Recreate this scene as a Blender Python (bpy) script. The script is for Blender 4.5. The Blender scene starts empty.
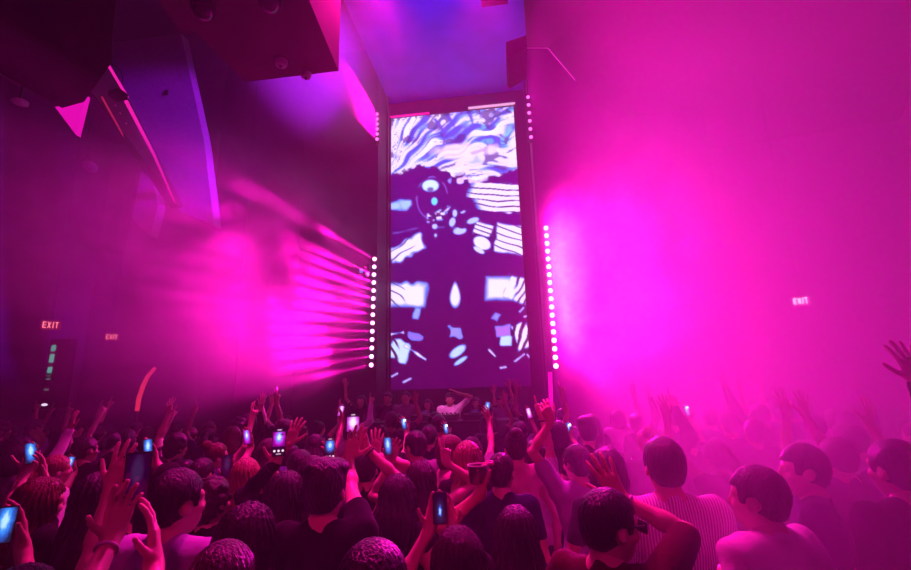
import bpy, bmesh, math, random
import numpy as np
from mathutils import Vector, Matrix

SC = bpy.context.scene
COL = SC.collection
random.seed(7)

# ------------------------------------------------------------------ camera
CAM_H = 2.1
FPX = 455.0
def _cam_axes(pitch, yaw, roll):
    p, y, r = map(math.radians, (pitch, yaw, roll))
    F = Vector((-math.sin(y) * math.cos(p), math.cos(y) * math.cos(p), math.sin(p)))
    r0 = F.cross(Vector((0, 0, 1))).normalized()
    u0 = r0.cross(F)
    return r0 * math.cos(r) - u0 * math.sin(r), u0 * math.cos(r) + r0 * math.sin(r), F
RX, UX, FX = _cam_axes(12.5, 7.0, 1.75)
EYE = Vector((0, 0, CAM_H))
cd = bpy.data.cameras.new('camera')
cd.sensor_width = 36.0
cd.lens = 36.0 * FPX / 911.0
cd.clip_start = 0.05
cd.clip_end = 100
cam = bpy.data.objects.new('camera', cd)
COL.objects.link(cam)
cam.matrix_world = Matrix(((RX.x, UX.x, -FX.x, EYE.x), (RX.y, UX.y, -FX.y, EYE.y), (RX.z, UX.z, -FX.z, EYE.z), (0, 0, 0, 1)))
SC.camera = cam

# ------------------------------------------------------------------ world, exposure
w = bpy.data.worlds.new('world')
SC.world = w
w.use_nodes = True
w.node_tree.nodes['Background'].inputs[0].default_value = (0, 0, 0, 1)
w.node_tree.nodes['Background'].inputs[1].default_value = 0
SC.view_settings.view_transform = 'Standard'
SC.view_settings.look = 'None'
SC.view_settings.exposure = 0.0
SC.view_settings.gamma = 1.0
SC.view_settings.use_curve_mapping = False
cy = SC.cycles
cy.max_bounces = 5
cy.diffuse_bounces = 3
cy.glossy_bounces = 2
cy.volume_bounces = 1
cy.volume_step_rate = 0.6
cy.volume_max_steps = 128
cy.use_denoising = True
cy.sample_clamp_indirect = 3.0
cy.sample_clamp_direct = 0.0

# colours of the stage lighting
MAGENTA = (1.0, 0.0008, 0.48)
VIOLET = (1.0, 0.0008, 0.54)
ROSE = (1.0, 0.03, 0.30)

# ------------------------------------------------------------------ points from the photograph
def ray(u, v):
    return FX + RX * ((u - 455.5) / FPX) + UX * ((285 - v) / FPX)
def at_y(u, v, y):
    d = ray(u, v)
    return EYE + d * (y / d.y)
def at_z(u, v, z):
    d = ray(u, v)
    return EYE + d * ((z - CAM_H) / d.z)
def at_d(u, v, d):
    return EYE + ray(u, v) * d

# ------------------------------------------------------------------ materials
def node_mat(name):
    m = bpy.data.materials.new(name)
    m.use_nodes = True
    nt = m.node_tree
    return m, nt, nt.nodes['Principled BSDF']
def mat(name, col, rough=0.6, spec=0.4, metal=0.0, noise=0.0, nscale=8.0, bump=0.0, bscale=40.0, stretch=None, sheen=0.0, coat=0.0):
    m, nt, b = node_mat(name)
    b.inputs['Base Color'].default_value = (*col, 1)
    b.inputs['Roughness'].default_value = rough
    b.inputs['Specular IOR Level'].default_value = spec
    b.inputs['Metallic'].default_value = metal
    b.inputs['Sheen Weight'].default_value = sheen
    b.inputs['Coat Weight'].default_value = coat
    if noise or bump:
        tc = nt.nodes.new('ShaderNodeTexCoord')
        mp = nt.nodes.new('ShaderNodeMapping')
        if stretch: mp.inputs['Scale'].default_value = stretch
        nt.links.new(tc.outputs['Object'], mp.inputs['Vector'])
    if noise:
        n = nt.nodes.new('ShaderNodeTexNoise')
        n.inputs['Scale'].default_value = nscale
        n.inputs['Detail'].default_value = 4
        nt.links.new(mp.outputs[0], n.inputs['Vector'])
        r = nt.nodes.new('ShaderNodeValToRGB')
        r.color_ramp.elements[0].position = 0.3
        r.color_ramp.elements[1].position = 0.7
        r.color_ramp.elements[0].color = (*[c * (1 - noise) for c in col], 1)
        r.color_ramp.elements[1].color = (*[min(1, c * (1 + noise)) for c in col], 1)
        nt.links.new(n.outputs[0], r.inputs[0])
        nt.links.new(r.outputs[0], b.inputs['Base Color'])
    if bump:
        n2 = nt.nodes.new('ShaderNodeTexNoise')
        n2.inputs['Scale'].default_value = bscale
        n2.inputs['Detail'].default_value = 3
        nt.links.new(mp.outputs[0], n2.inputs['Vector'])
        bp = nt.nodes.new('ShaderNodeBump')
        bp.inputs['Strength'].default_value = bump
        bp.inputs['Distance'].default_value = 0.02
        nt.links.new(n2.outputs[0], bp.inputs['Height'])
        nt.links.new(bp.outputs[0], b.inputs['Normal'])
    return m
def glow(name, col, strength, sample=True):
    m, nt, b = node_mat(name)
    b.inputs['Base Color'].default_value = (*[c * .2 for c in col], 1)
    b.inputs['Emission Color'].default_value = (*col, 1)
    b.inputs['Emission Strength'].default_value = strength
    if not sample:
        m.cycles.emission_sampling = 'NONE'
    return m

M_WALL = mat('painted_plaster', (0.10, 0.09, 0.12), 0.85, 0.2, noise=0.15, nscale=3, bump=0.15, bscale=30)
M_DARKWALL = mat('dark_acoustic_panel', (0.035, 0.032, 0.04), 0.7, 0.3, noise=0.1, nscale=2)
M_CEIL = mat('screenlit_ceiling_board', (0.09, 0.13, 0.80), 0.7, 0.3, noise=0.12, nscale=1.5)  # violet-blue cast of the screen's light is mixed into the board colour
M_SOFFIT = mat('dark_soffit_paint', (0.16, 0.10, 0.12), 0.75, 0.3, noise=0.1, nscale=2)
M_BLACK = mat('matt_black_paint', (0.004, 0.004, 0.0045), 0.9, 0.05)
M_PANEL = mat('rough_grey_render', (0.42, 0.40, 0.44), 0.9, 0.2, noise=0.12, nscale=14, bump=0.3, bscale=60)
M_FLOOR = mat('worn_concrete', (0.03, 0.028, 0.03), 0.5, 0.4, noise=0.3, nscale=3)
M_METAL = mat('black_metal', (0.03, 0.03, 0.032), 0.4, 0.5, metal=0.6)
M_PLASTIC = mat('black_plastic', (0.015, 0.015, 0.017), 0.35, 0.5)
M_WHITEPL = mat('white_plastic', (0.6, 0.6, 0.6), 0.4, 0.5)
M_GLASSDOME = mat('tinted_dome', (0.05, 0.03, 0.05), 0.08, 0.9, coat=0.6)
M_LENS = mat('dark_lens', (.02, .02, .03), .05, .8, coat=1)

# ------------------------------------------------------------------ mesh helpers
def link(name, me, m=None, parent=None):
    o = bpy.data.objects.new(name, me)
    COL.objects.link(o)
    if m is not None and not me.materials: me.materials.append(m)
    if parent is not None: o.parent = parent
    return o
def tag(o, label=None, cat=None, group=None, kind=None):
    if label: o['label'] = label
    if cat: o['category'] = cat
    if group: o['group'] = group
    if kind: o['kind'] = kind
    return o
def thing(name, label, cat, loc=(0, 0, 0), group=None, rot=(0, 0, 0)):
    o = bpy.data.objects.new(name, None)
    o.empty_display_size = 0.1
    COL.objects.link(o)
    o.location = loc
    o.rotation_euler = rot
    return tag(o, label, cat, group)
class MB:
    def __init__(s): s.bm = bmesh.new()
    def poly(s, pts, ext):
        """a prism: polygon PTS pushed along EXT"""
        ext = Vector(ext)
        a = [s.bm.verts.new(Vector(p)) for p in pts]
        b = [s.bm.verts.new(Vector(p) + ext) for p in pts]
        n = len(a)
        s.bm.faces.new(a); s.bm.faces.new(b[::-1])
        for i in range(n):
            s.bm.faces.new((a[i], b[i], b[(i + 1) % n], a[(i + 1) % n]))
        return s
    def box(s, lo, hi):
        x0, y0, z0 = lo; x1, y1, z1 = hi
        return s.poly([(x0, y0, z0), (x1, y0, z0), (x1, y1, z0), (x0, y1, z0)], (0, 0, z1 - z0))
    def obox(s, c, ax, ay, az):
        """box at centre C with half-axis vectors"""
        c, ax, ay, az = map(Vector, (c, ax, ay, az))
        return s.poly([c - ax - ay - az, c + ax - ay - az, c + ax + ay - az, c - ax + ay - az], az * 2)
    def tube(s, pts, r, seg=8, caps=True):
        pts = [Vector(p) for p in pts]
        rr = r if isinstance(r, (list, tuple)) else [r] * len(pts)
        rings = []
        up = None
        for i, p in enumerate(pts):
            t = (pts[min(i + 1, len(pts) - 1)] - pts[max(i - 1, 0)]).normalized()
            if up is None:
                up = t.orthogonal().normalized()
            up = (up - t * up.dot(t)).normalized()
            sd = t.cross(up)
            rings.append([s.bm.verts.new(p + (up * math.cos(a) + sd * math.sin(a)) * rr[i]) for a in [k * 2 * math.pi / seg for k in range(seg)]])
        for A, B in zip(rings, rings[1:]):
            for k in range(seg):
                s.bm.faces.new((A[k], A[(k + 1) % seg], B[(k + 1) % seg], B[k]))
        if caps:
            s.bm.faces.new(rings[0][::-1]); s.bm.faces.new(rings[-1])
        return s
    def ball(s, c, r, seg=12, rings=8, scale=(1, 1, 1)):
        mtx = Matrix.Translation(Vector(c)) @ Matrix.Diagonal((*[r * k for k in scale], 1))
        bmesh.ops.create_uvsphere(s.bm, u_segments=seg, v_segments=rings, radius=1.0, matrix=mtx)
        return s
    def lathe(s, prof, c=(0, 0, 0), axis=(0, 0, 1), seg=20):
        ax = Vector(axis).normalized(); u = ax.orthogonal().normalized(); v = ax.cross(u); c = Vector(c)
        rings = []
        for r, h in prof:
            rings.append([s.bm.verts.new(c + ax * h + (u * math.cos(k * 2 * math.pi / seg) + v * math.sin(k * 2 * math.pi / seg)) * max(r, 1e-4)) for k in range(seg)])
        for A, B in zip(rings, rings[1:]):
            for k in range(seg):
                s.bm.faces.new((A[k], A[(k + 1) % seg], B[(k + 1) % seg], B[k]))
        s.bm.faces.new(rings[0][::-1]); s.bm.faces.new(rings[-1])
        return s
    def build(s, name, m, parent=None, smooth=False, bevel=0.0):
        bmesh.ops.recalc_face_normals(s.bm, faces=s.bm.faces)
        if bevel:
            bmesh.ops.bevel(s.bm, geom=list(s.bm.edges), offset=bevel, segments=2, affect='EDGES', clamp_overlap=True)
        me = bpy.data.meshes.new(name)
        s.bm.to_mesh(me); s.bm.free()
        if smooth:
            for p in me.polygons: p.use_smooth = True
        return link(name, me, m, parent)
def struct(name, mb, m):
    return tag(mb.build(name, m), kind='structure')
def spot(name, loc, aim, power, cone, col, blend=0.4, size=0.03, parent=None):
    l = bpy.data.lights.new(name, 'SPOT')
    l.energy = power; l.color = col
    l.spot_size = math.radians(cone); l.spot_blend = blend
    l.shadow_soft_size = size
    o = bpy.data.objects.new(name, l)
    COL.objects.link(o)
    d = Vector(aim)
    o.rotation_euler = d.to_track_quat('-Z', 'Y').to_euler()
    o.location = loc
    if parent is not None: o.parent = parent
    return o

# ------------------------------------------------------------------ haze that fills the room and the smoke clouds blown by the stage
def volume_mat(name, dens, aniso, cloud=None):
    m = bpy.data.materials.new(name)
    m.use_nodes = True
    nt = m.node_tree
    nt.nodes.clear()
    out = nt.nodes.new('ShaderNodeOutputMaterial')
    vs = nt.nodes.new('ShaderNodeVolumeScatter')
    vs.inputs['Color'].default_value = (1, 1, 1, 1)
    vs.inputs['Density'].default_value = dens
    vs.inputs['Anisotropy'].default_value = aniso
    nt.links.new(vs.outputs[0], out.inputs['Volume'])
    if cloud:
        tc = nt.nodes.new('ShaderNodeTexCoord')
        nz = nt.nodes.new('ShaderNodeTexNoise')
        nz.inputs['Scale'].default_value = cloud['scale']
        nz.inputs['Detail'].default_value = 4.0
        nz.inputs['Roughness'].default_value = 0.55
        nz.inputs['Distortion'].default_value = cloud.get('dist', 0.5)
        mp = nt.nodes.new('ShaderNodeMapping')
        mp.inputs['Location'].default_value = cloud.get('off', (0, 0, 0))
        nt.links.new(tc.outputs['Object'], mp.inputs[0])
        nt.links.new(mp.outputs[0], nz.inputs['Vector'])
        mr = nt.nodes.new('ShaderNodeMapRange')
        mr.inputs['From Min'].default_value = cloud['lo']
        mr.inputs['From Max'].default_value = cloud['hi']
        mr.interpolation_type = 'SMOOTHSTEP'
        nt.links.new(nz.outputs[0], mr.inputs['Value'])
        # soft edge: 1 in the middle of the box, 0 at its sides
        gm = nt.nodes.new('ShaderNodeMapping')
        gm.vector_type = 'POINT'
        gm.inputs['Scale'].default_value = cloud['inv']
        nt.links.new(tc.outputs['Object'], gm.inputs[0])
        ln = nt.nodes.new('ShaderNodeVectorMath'); ln.operation = 'LENGTH'
        nt.links.new(gm.outputs[0], ln.inputs[0])
        fr = nt.nodes.new('ShaderNodeMapRange'); fr.interpolation_type = 'SMOOTHSTEP'
        fr.inputs['From Min'].default_value = 1.0
        fr.inputs['From Max'].default_value = cloud.get('soft', .35)
        nt.links.new(ln.outputs['Value'], fr.inputs['Value'])
        mu = nt.nodes.new('ShaderNodeMath'); mu.operation = 'MULTIPLY'
        nt.links.new(mr.outputs[0], mu.inputs[0]); nt.links.new(fr.outputs[0], mu.inputs[1])
        m2 = nt.nodes.new('ShaderNodeMath'); m2.operation = 'MULTIPLY'
        m2.inputs[1].default_value = dens
        nt.links.new(mu.outputs[0], m2.inputs[0])
        nt.links.new(m2.outputs[0], vs.inputs['Density'])
    return m
def cloud_box(name, c, half, dens, label, scale=0.6, lo=0.45, hi=0.7, aniso=0.3, off=(0, 0, 0), dist=0.5, soft=.35):
    m = volume_mat(name, dens, aniso, dict(scale=scale, lo=lo, hi=hi, inv=[1 / h for h in half], off=off, dist=dist, soft=soft))
    o = MB().box([-h for h in half], half).build(name, m)
    o.location = c
    return tag(o, label, 'smoke', kind='structure')
HAZE = MB().box((-13.4, -2.4, 0.05), (12.9, 12.9, 10.7)).build('haze', volume_mat('thin_haze', 0.0095, 0.35))
tag(HAZE, 'thin club haze hanging through the whole room', 'haze', kind='structure')

# ------------------------------------------------------------------ the room
struct('floor', MB().box((-14, -3, -0.2), (14, 13.4, 0)), M_FLOOR)
struct('ceiling', MB().box((-14, -3, 10.8), (14, 13.4, 11.0)), M_SOFFIT)
struct('wall_left', MB().box((-14, -3, 0), (-13.6, 13.4, 10.8)), M_WALL)
struct('wall_right', MB().box((13, -3, 0), (13.4, 13.4, 10.8)), M_WALL)
struct('wall_rear', MB().box((-14, -3.0, 0), (14, -2.6, 10.8)), M_WALL)
struct('wall_back', MB().box((-14, 13.0, 0), (14, 13.4, 10.8)), M_WALL)
# the stage front: two dark panelled wings with the tall screen recess between them
XL, XR = -3.06, 0.70
struct('wall_stage_left', MB().box((-7.35, 10.0, 0), (XL, 11.1, 10.8)), M_DARKWALL)
struct('wall_stage_right', MB().box((XR, 10.0, 0), (4.6, 11.1, 10.8)), M_DARKWALL)
struct('wall_recess', MB().box((XL - .3, 11.1, 0), (XR + .3, 11.5, 10.8)), M_DARKWALL)
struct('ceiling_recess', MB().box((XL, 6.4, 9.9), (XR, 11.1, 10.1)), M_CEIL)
struct('trim_recess_edge', MB().box((XL, 6.2, 9.6), (XR, 6.4, 10.8)), M_BLACK)
# vertical joints between the wing panels
for i, uu in enumerate((252, 303)):
    p = at_y(uu, 150, 10.0)
    struct('trim_joint', MB().box((p.x - .012, 9.975, 0.0), (p.x + .012, 10.0, 10.8)), M_METAL)
struct('trim_recess_left', MB().box((XL, 10.75, 0.0), (XL + .05, 10.8, 9.9)), M_METAL)
struct('trim_recess_right', MB().box((XR - .05, 10.75, 0.0), (XR, 10.8, 9.9)), M_METAL)

# faceted soffits hanging from the ceiling
def soffit(name, pix, z, m, top=10.8):
    pts = [at_z(u, v, z) for u, v in pix]
    return struct(name, MB().poly(pts, (0, 0, top - z)), m)
soffit('ceiling_soffit_left', [(181, 33.5), (195, 31), (245, 82), (338.5, 71), (309, 0), (290, -60), (120, -60)], 5.0, M_SOFFIT)
soffit('ceiling_soffit_right', [(527, 48), (548, 48), (640, 160), (900, 120), (980, -60), (520, -60)], 8.2, M_SOFFIT)
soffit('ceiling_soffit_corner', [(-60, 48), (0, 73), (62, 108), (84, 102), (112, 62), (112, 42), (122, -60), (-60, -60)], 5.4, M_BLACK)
# pale edge bead along the right soffit
A_, B_, C_ = (at_z(u, v, 8.2) for u, v in ((527, 48), (548, 48), (575, 80)))
M_EDGE = mat('white_edge_bead', (0.85, 0.8, 0.85), 0.4, 0.5)
struct('trim_soffit_bead', MB().tube([A_, B_], .012, 6).tube([B_, C_], .012, 6), M_EDGE)
# stub of a black beam crossing into the recess
b0, b1 = at_y(506, 47, 7.4), at_y(528, 37, 7.4)
struct('trim_beam_stub', MB().poly([at_y(506, 42, 7.4), at_y(527, 35, 7.4), at_y(527, 48, 7.4), at_y(509, 58, 7.4), at_y(506, 55, 7.4)], (0, .9, 0)), M_BLACK)
b0 = at_y(481, -3, 6.1)
struct('trim_ceiling_bracket', MB().box((b0.x, 6.05, b0.z - .10), (b0.x + .42, 6.2, b0.z + .5)), M_BLACK)

# tall purple-lit render panel that tapers down behind the light bar
pan = [at_y(u, v, 8.2) for u, v in ((111, 43), (181, 33), (204, 140), (214, 225), (180, 212), (107, 62))]
struct('wall_panel_left', MB().poly(pan, (0, .25, 0)), M_PANEL)
sock = at_y(167, 93, 8.2)
o = thing('wall_socket', 'small black wall socket on the tall purple panel', 'socket', (sock.x, 8.2, sock.z))
MB().box((-.045, -.03, -.065), (.045, 0, .065)).build('housing', M_PLASTIC, o, bevel=.006)
MB().box((-.03, -.036, -.05), (.03, -.03, .0)).build('cover_flap', M_METAL, o)
cb = [at_y(u, v, 8.15) for u, v in ((110, 64), (116, 66), (121, 72), (123, 80), (120, 90))]
tag(MB().tube(cb, .012, 6).build('loose_cable', M_PLASTIC, smooth=True), 'black cable looping over the edge of the purple panel', 'cable')
shard = [at_y(u, v, 7.6) for u, v in ((141, 172), (152, 178), (158, 205), (150, 236), (132, 218))]
struct('wall_panel_shard', MB().poly(shard, (0, .2, 0)), M_PANEL)

# long dark light bar with glowing edges, hung diagonally in front of the panel
M_EDGEGLOW = glow('pink_edge_light', (1.0, 0.012, 0.45), 0.95)
M_REDGLOW = glow('red_edge_light', (1.0, 0.03, 0.16), 0.35)
bar = thing('light_bar', 'long black light bar with pink edges hanging diagonally before the purple panel', 'light bar', at_y(100, 80, 5.6))
L0 = bar.location.copy()
def lb(u, v, y): return at_y(u, v, y) - L0
MB().poly([lb(86, 84, 5.5), lb(107, 63, 5.6), lb(179, 205, 7.9), lb(168, 206, 7.9)], (0, .12, 0)).build('body', M_METAL, bar)
MB().tube([lb(107, 63, 5.55), lb(128, 98, 5.95)], .022, 6).build('edge_light', M_EDGEGLOW, bar)
MB().tube([lb(126, 101, 5.95), lb(154, 155, 6.9), lb(175, 203, 7.8)], [.030, .026, .014], 6).build('edge_light', M_EDGEGLOW, bar)
MB().tube([lb(102, 97, 5.6), lb(126, 141, 6.5)], .015, 6).build('edge_light', M_REDGLOW, bar)
cpos = lb(118, 95, 5.7)
MB().obox(cpos, (.10, 0, .01), (0, .09, 0), (0, 0, .05)).build('clamp', M_BLACK, bar, bevel=.01)
for (u, v) in ((116, 106), (121, 114), (127, 124), (131, 132), (143, 155), (147, 163)):
    q = lb(u, v, 5.55 + (v - 84) * .0185)
    MB().ball(q - Vector((0, .02, 0)), .018, 8, 6).build('screw', M_WHITEPL, bar)

# glowing triangle facet
tri = thing('light_triangle', 'bright pink glowing triangle under the black corner soffit', 'light panel', at_y(70, 110, 5.9))
T0 = tri.location.copy()
MB().poly([at_y(u, v, 5.9) - T0 for u, v in ((55, 107), (79, 102), (84, 94), (86, 95), (76, 135))], (0, .08, 0)).build('diffuser', glow('pink_diffuser', (1.0, 0.004, 0.56), 0.85), tri)
MB().poly([at_y(u, v, 5.99) - T0 for u, v in ((54, 106), (85, 93), (87, 95), (76, 137))], (0, .06, 0)).build('backing', M_BLACK, tri)
MB().tube([(0, .1, .15), (0, .1, 10.8 - T0.z)], .02, 6).build('hanging_rod', M_METAL, tri)

# ceiling fittings
def dome(u, v, z, r, label, m=M_GLASSDOME):
    p = at_z(u, v, z)
    o = thing('dome_camera', label, 'security camera', p, 'ceiling dome cameras')
    MB().lathe([(r * 1.25, 0), (r * 1.25, -.04), (r * 1.1, -.06)], seg=24).build('mount_ring', M_METAL, o, smooth=False)
    MB().ball((0, 0, -.05), r, 20, 14).build('dome', m, o, smooth=True)
    return o
dome(204, 5, 5.0, .075, 'dark glass ceiling dome nearest the purple panel')
dome(270, -3, 5.0, .075, 'dark glass ceiling dome nearest the screen recess')
def rose(u, v, z, r, name, label):
    p = at_z(u, v, z)
    o = thing(name, label, 'detector', p)
    MB().lathe([(r, 0), (r, -.02), (r * .8, -.045), (r * .3, -.05)], seg=20).build('base', M_WHITEPL, o, smooth=False)
    MB().lathe([(r * .25, -.05), (r * .2, -.065)], seg=12).build('sensor', M_PLASTIC, o)
rose(281, 61, 5.0, .06, 'smoke_detector', 'round smoke detector under the broad dark soffit')
rose(306, 73, 5.0, .05, 'smoke_detector', 'round smoke detector at the front edge of the soffit')
p = at_y(90, 167, 10.5)
o = thing('pendant_speaker', 'small round speaker hanging below the glowing pink triangle', 'speaker', p)
MB().lathe([(.10, .06), (.17, .02), (.19, -.02), (.15, -.03), (.05, -.015)], axis=(.25, -.6, -.8), seg=20).build('housing', M_WHITEPL, o)
MB().lathe([(.13, -.035), (.03, -.03)], axis=(.25, -.6, -.8), seg=16).build('grille', M_PLASTIC, o)
MB().tube([(0, 0, .03), (-.1, .0, .45), (-.25, 0, .9), (-.25, 0, 10.8 - p.z)], .012, 6).build('cable', M_PLASTIC, o)
p = at_z(20, 101, 5.9)
o = thing('downlight', 'tiny dim downlight on the far dark ceiling beside the pink triangle', 'lamp', p)
MB().lathe([(.09, 0), (.09, -.03), (.05, -.05)], seg=16).build('rim', M_WHITEPL, o)
MB().tube([(0, 0, 0), (0, 0, 10.8 - p.z)], .02, 6).build('stem', M_METAL, o)

# moving heads clustered under the black corner soffit
def moving_head(u, v, y, sc, yaw, tilt, label):
    p = at_y(u, v, y)
    o = thing('moving_head_light', label, 'stage light', p, 'moving heads in the corner')
    o.rotation_euler = (0, 0, yaw); o.scale = (sc,) * 3
    MB().box((-.16, -.12, .28), (.16, .12, .40)).build('base', M_METAL, o, bevel=.015)
    for x in (-.15, .115): MB().box((x, -.05, -.05), (x + .035, .05, .28)).build('yoke_arm', M_METAL, o)
    h = MB().lathe([(.07, -.16), (.105, -.10), (.11, .12), (.09, .15)], axis=(0, -math.cos(tilt), -math.sin(tilt)), seg=18).build('head', M_PLASTIC, o)
    MB().lathe([(.085, .15), (.05, .165), (.0, .17)], axis=(0, -math.cos(tilt), -math.sin(tilt)), seg=18).build('lens', M_LENS, h, smooth=True)
    MB().tube([(0, 0, .4), (0, 0, (10.8 - p.z) / sc)], .025, 8).build('hanging_clamp', M_METAL, o)
moving_head(42, 14, 4.4, 1.0, .4, .5, 'moving head light at the frame corner with two pink glints')
moving_head(88, 22, 4.6, 1.0, -.3, .2, 'moving head light beside the black soffit with a red lit lid')
moving_head(97, 60, 5.2, .9, .2, .9, 'moving head light just above the diagonal light bar')

# ------------------------------------------------------------------ LED strips that throw the beams
M_LED = glow('led_lens', (1.0, 0.35, 0.92), 9.0, sample=False)
M_LED2 = glow('led_lens_rose', (1.0, 0.12, 0.62), 3.0, sample=False)
def strip(label, p0, p1, n, aims, power, cone, col, blend, lens_r=.05, lens=M_LED, group=None, power_at=None, soft=.02, hang=False, wide=None):
    p0, p1 = Vector(p0), Vector(p1)
    o = thing('led_strip', label, 'light strip', p0, group)
    d = p1 - p0
    mb = MB().obox(d * .5 + Vector((0, .07, 0)), (lens_r * 1.25, 0, 0), (0, .04, 0), d * .5 + d.normalized() * .1)
    mb.build('housing', M_METAL, o, bevel=.01)
    for i in range(n):
        q = d * (i / (n - 1))
        MB().ball(q, lens_r, 12, 8, (1, .6, 1)).build('lens', lens, o, smooth=True)
        a = aims(i / (n - 1)) if callable(aims) else aims
        pw = power * (power_at(i / (n - 1)) if power_at else 1)
        if wide: spot('wide_lamp', q + Vector(wide[0]).normalized() * .07, wide[0], wide[1], wide[2], wide[3] if len(wide) > 3 else col, .6, soft, o)
        spot('beam_lamp', q + Vector(a).normalized() * .07, a, pw, cone, col, blend, soft, o)
    if hang:
        MB().tube([d if d.z > 0 else Vector((0, 0, 0)), Vector((0, 0, 10.8 - p0.z))], .015, 6).build('hanging_rod', M_METAL, o)
    return o
# beams of the left strip: all cast towards the room along the line whose vanishing point is (522, 336)
vb = -ray(524, 338)
strip('tall strip of round pink LEDs on the edge of the dark stage wing throwing beams', at_y(374.5, 259, 9.9), at_y(371.2, 365, 9.9), 14,
      lambda t: vb + Vector((0, 0, .02 * (.5 - t))), 44000, 3.5, (1.0, .003, .50), .5, lens_r=.045, power_at=lambda t: .45 + .55 * math.sin(math.pi * min(1, .15 + t * .85)), wide=(vb + Vector((-.26, 0, .05)), 280, 40))
vr = Vector((.65, -.76, .0))
strip('tall strip of round LEDs on the bright smoky wing edge beside the screen', at_y(546, 228, 9.9), at_y(556, 366, 9.9), 18,
      vr, 390, 118, VIOLET, .3, wide=(Vector((.85, -.5, .05)), 26, 120, (1.0, .15, .78)), lens_r=.05)
vu = -ray(452, 226)
strip('short upper strip of six rose LEDs under the broad soffit', at_y(377, 114, 9.9), at_y(377, 139, 9.9), 6,
      vu, 27000, 3.2, MAGENTA, .3, lens_r=.04, lens=M_LED2, hang=True)
vu2 = -ray(529, 226)
strip('short upper strip of six rose LEDs below the black beam stub', at_y(528, 97, 9.9), at_y(531, 137, 9.9), 6,
      vu2 + Vector((.03, 0, 0)), 3500, 3.4, VIOLET, .4, lens_r=.04, lens=M_LED2, hang=True, wide=(Vector((.64, -.75, -.15)), 75, 104))

# small fixture bolted to the wing beside the beams
fp = at_y(361, 271, 9.55)
fo = thing('scanner_light', 'small dark scanner light with a blue lens bolted beside the upper separate beams', 'stage light', fp)
MB().box((-.14, -.12, -.10), (.14, .12, .08)).build('body', M_METAL, fo, bevel=.02)
MB().box((-.04, .12, -.04), (.04, .46, .04)).build('wall_bracket', M_METAL, fo)
MB().box((-.20, -.05, -.03), (-.14, .05, .14)).build('side_flap', M_METAL, fo, bevel=.008)
MB().box((.14, -.05, -.03), (.21, .05, .16)).build('side_flap', M_METAL, fo, bevel=.008)
MB().lathe([(.05, 0), (.045, .03), (.0, .04)], c=(.05, -.12, -.03), axis=(0, -1, 0), seg=14).build('blue_lens', glow('blue_lens_glow', (.08, .25, 1), .8, sample=False), fo, smooth=True)
# smoke clouds
cloud_box('smoke', (-4.4, 6.8, 3.9), (2.7, 4.1, 2.7), .46, 'billowing smoke in the separate beams beside the dark stage wing', scale=.62, lo=.36, hi=.64, off=(3, 1, 2))
cloud_box('smoke', (3.7, 4.6, 3.8), (3.7, 6.6, 6.6), .130, 'wide pink smoke that swallows the crowd on the smoky side', scale=.22, lo=.12, hi=.50, off=(1, 7, 5), dist=.2)
c2 = at_y(600, 270, 8.6)
cloud_box('smoke', (2.3, 8.9, 4.4), (2.1, 1.5, 3.6), .60, 'bright billowing smoke beside the screen at the lit wing edge', scale=.8, lo=.44, hi=.68, off=(1, 7, 5), soft=.3)
cloud_box('smoke', (1.22, 9.5, 4.35), (.62, .55, 2.1), 1.7, 'dense white-hot smoke plume hugging the bright strip', scale=1.5, lo=.30, hi=.60, off=(4, 2, 6), soft=.2)
cloud_box('smoke', (-3.6, 7.6, 8.5), (1.5, 2.8, 1.6), .6, 'small smoke patch in the short upper beams', scale=.5, lo=.2, hi=.5, off=(2, 2, 9))
cloud_box('smoke', (-6.3, 5.6, 4.4), (2.6, 2.8, 1.9), .50, 'ragged smoke drifting off beyond the separate beams', scale=.8, lo=.42, hi=.66, off=(8, 4, 1))
cloud_box('smoke', (1.55, 2.4, 1.7), (1.5, 2.0, 1.9), .34, 'low pink smoke veiling the nearest people on the smoky side', scale=.5, lo=.20, hi=.55, off=(5, 5, 1))
# added pink glow in place of strip light on the wing edge
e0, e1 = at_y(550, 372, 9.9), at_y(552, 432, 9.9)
eo = thing('edge_glow', 'added pink glow for strip light on the wing edge below the bright strip', 'added glow', e1)
MB().tube([(0, 0, 0), e0 - e1], .045, 8).build('glow_tube', glow('pink_edge_glow', (1, .004, .55), .75), eo)
MB().obox(((e0 - e1) * .5) + Vector((0, .06, 0)), (.06, 0, 0), (0, .03, 0), (e0 - e1) * .5).build('channel', M_METAL, eo)

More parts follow.
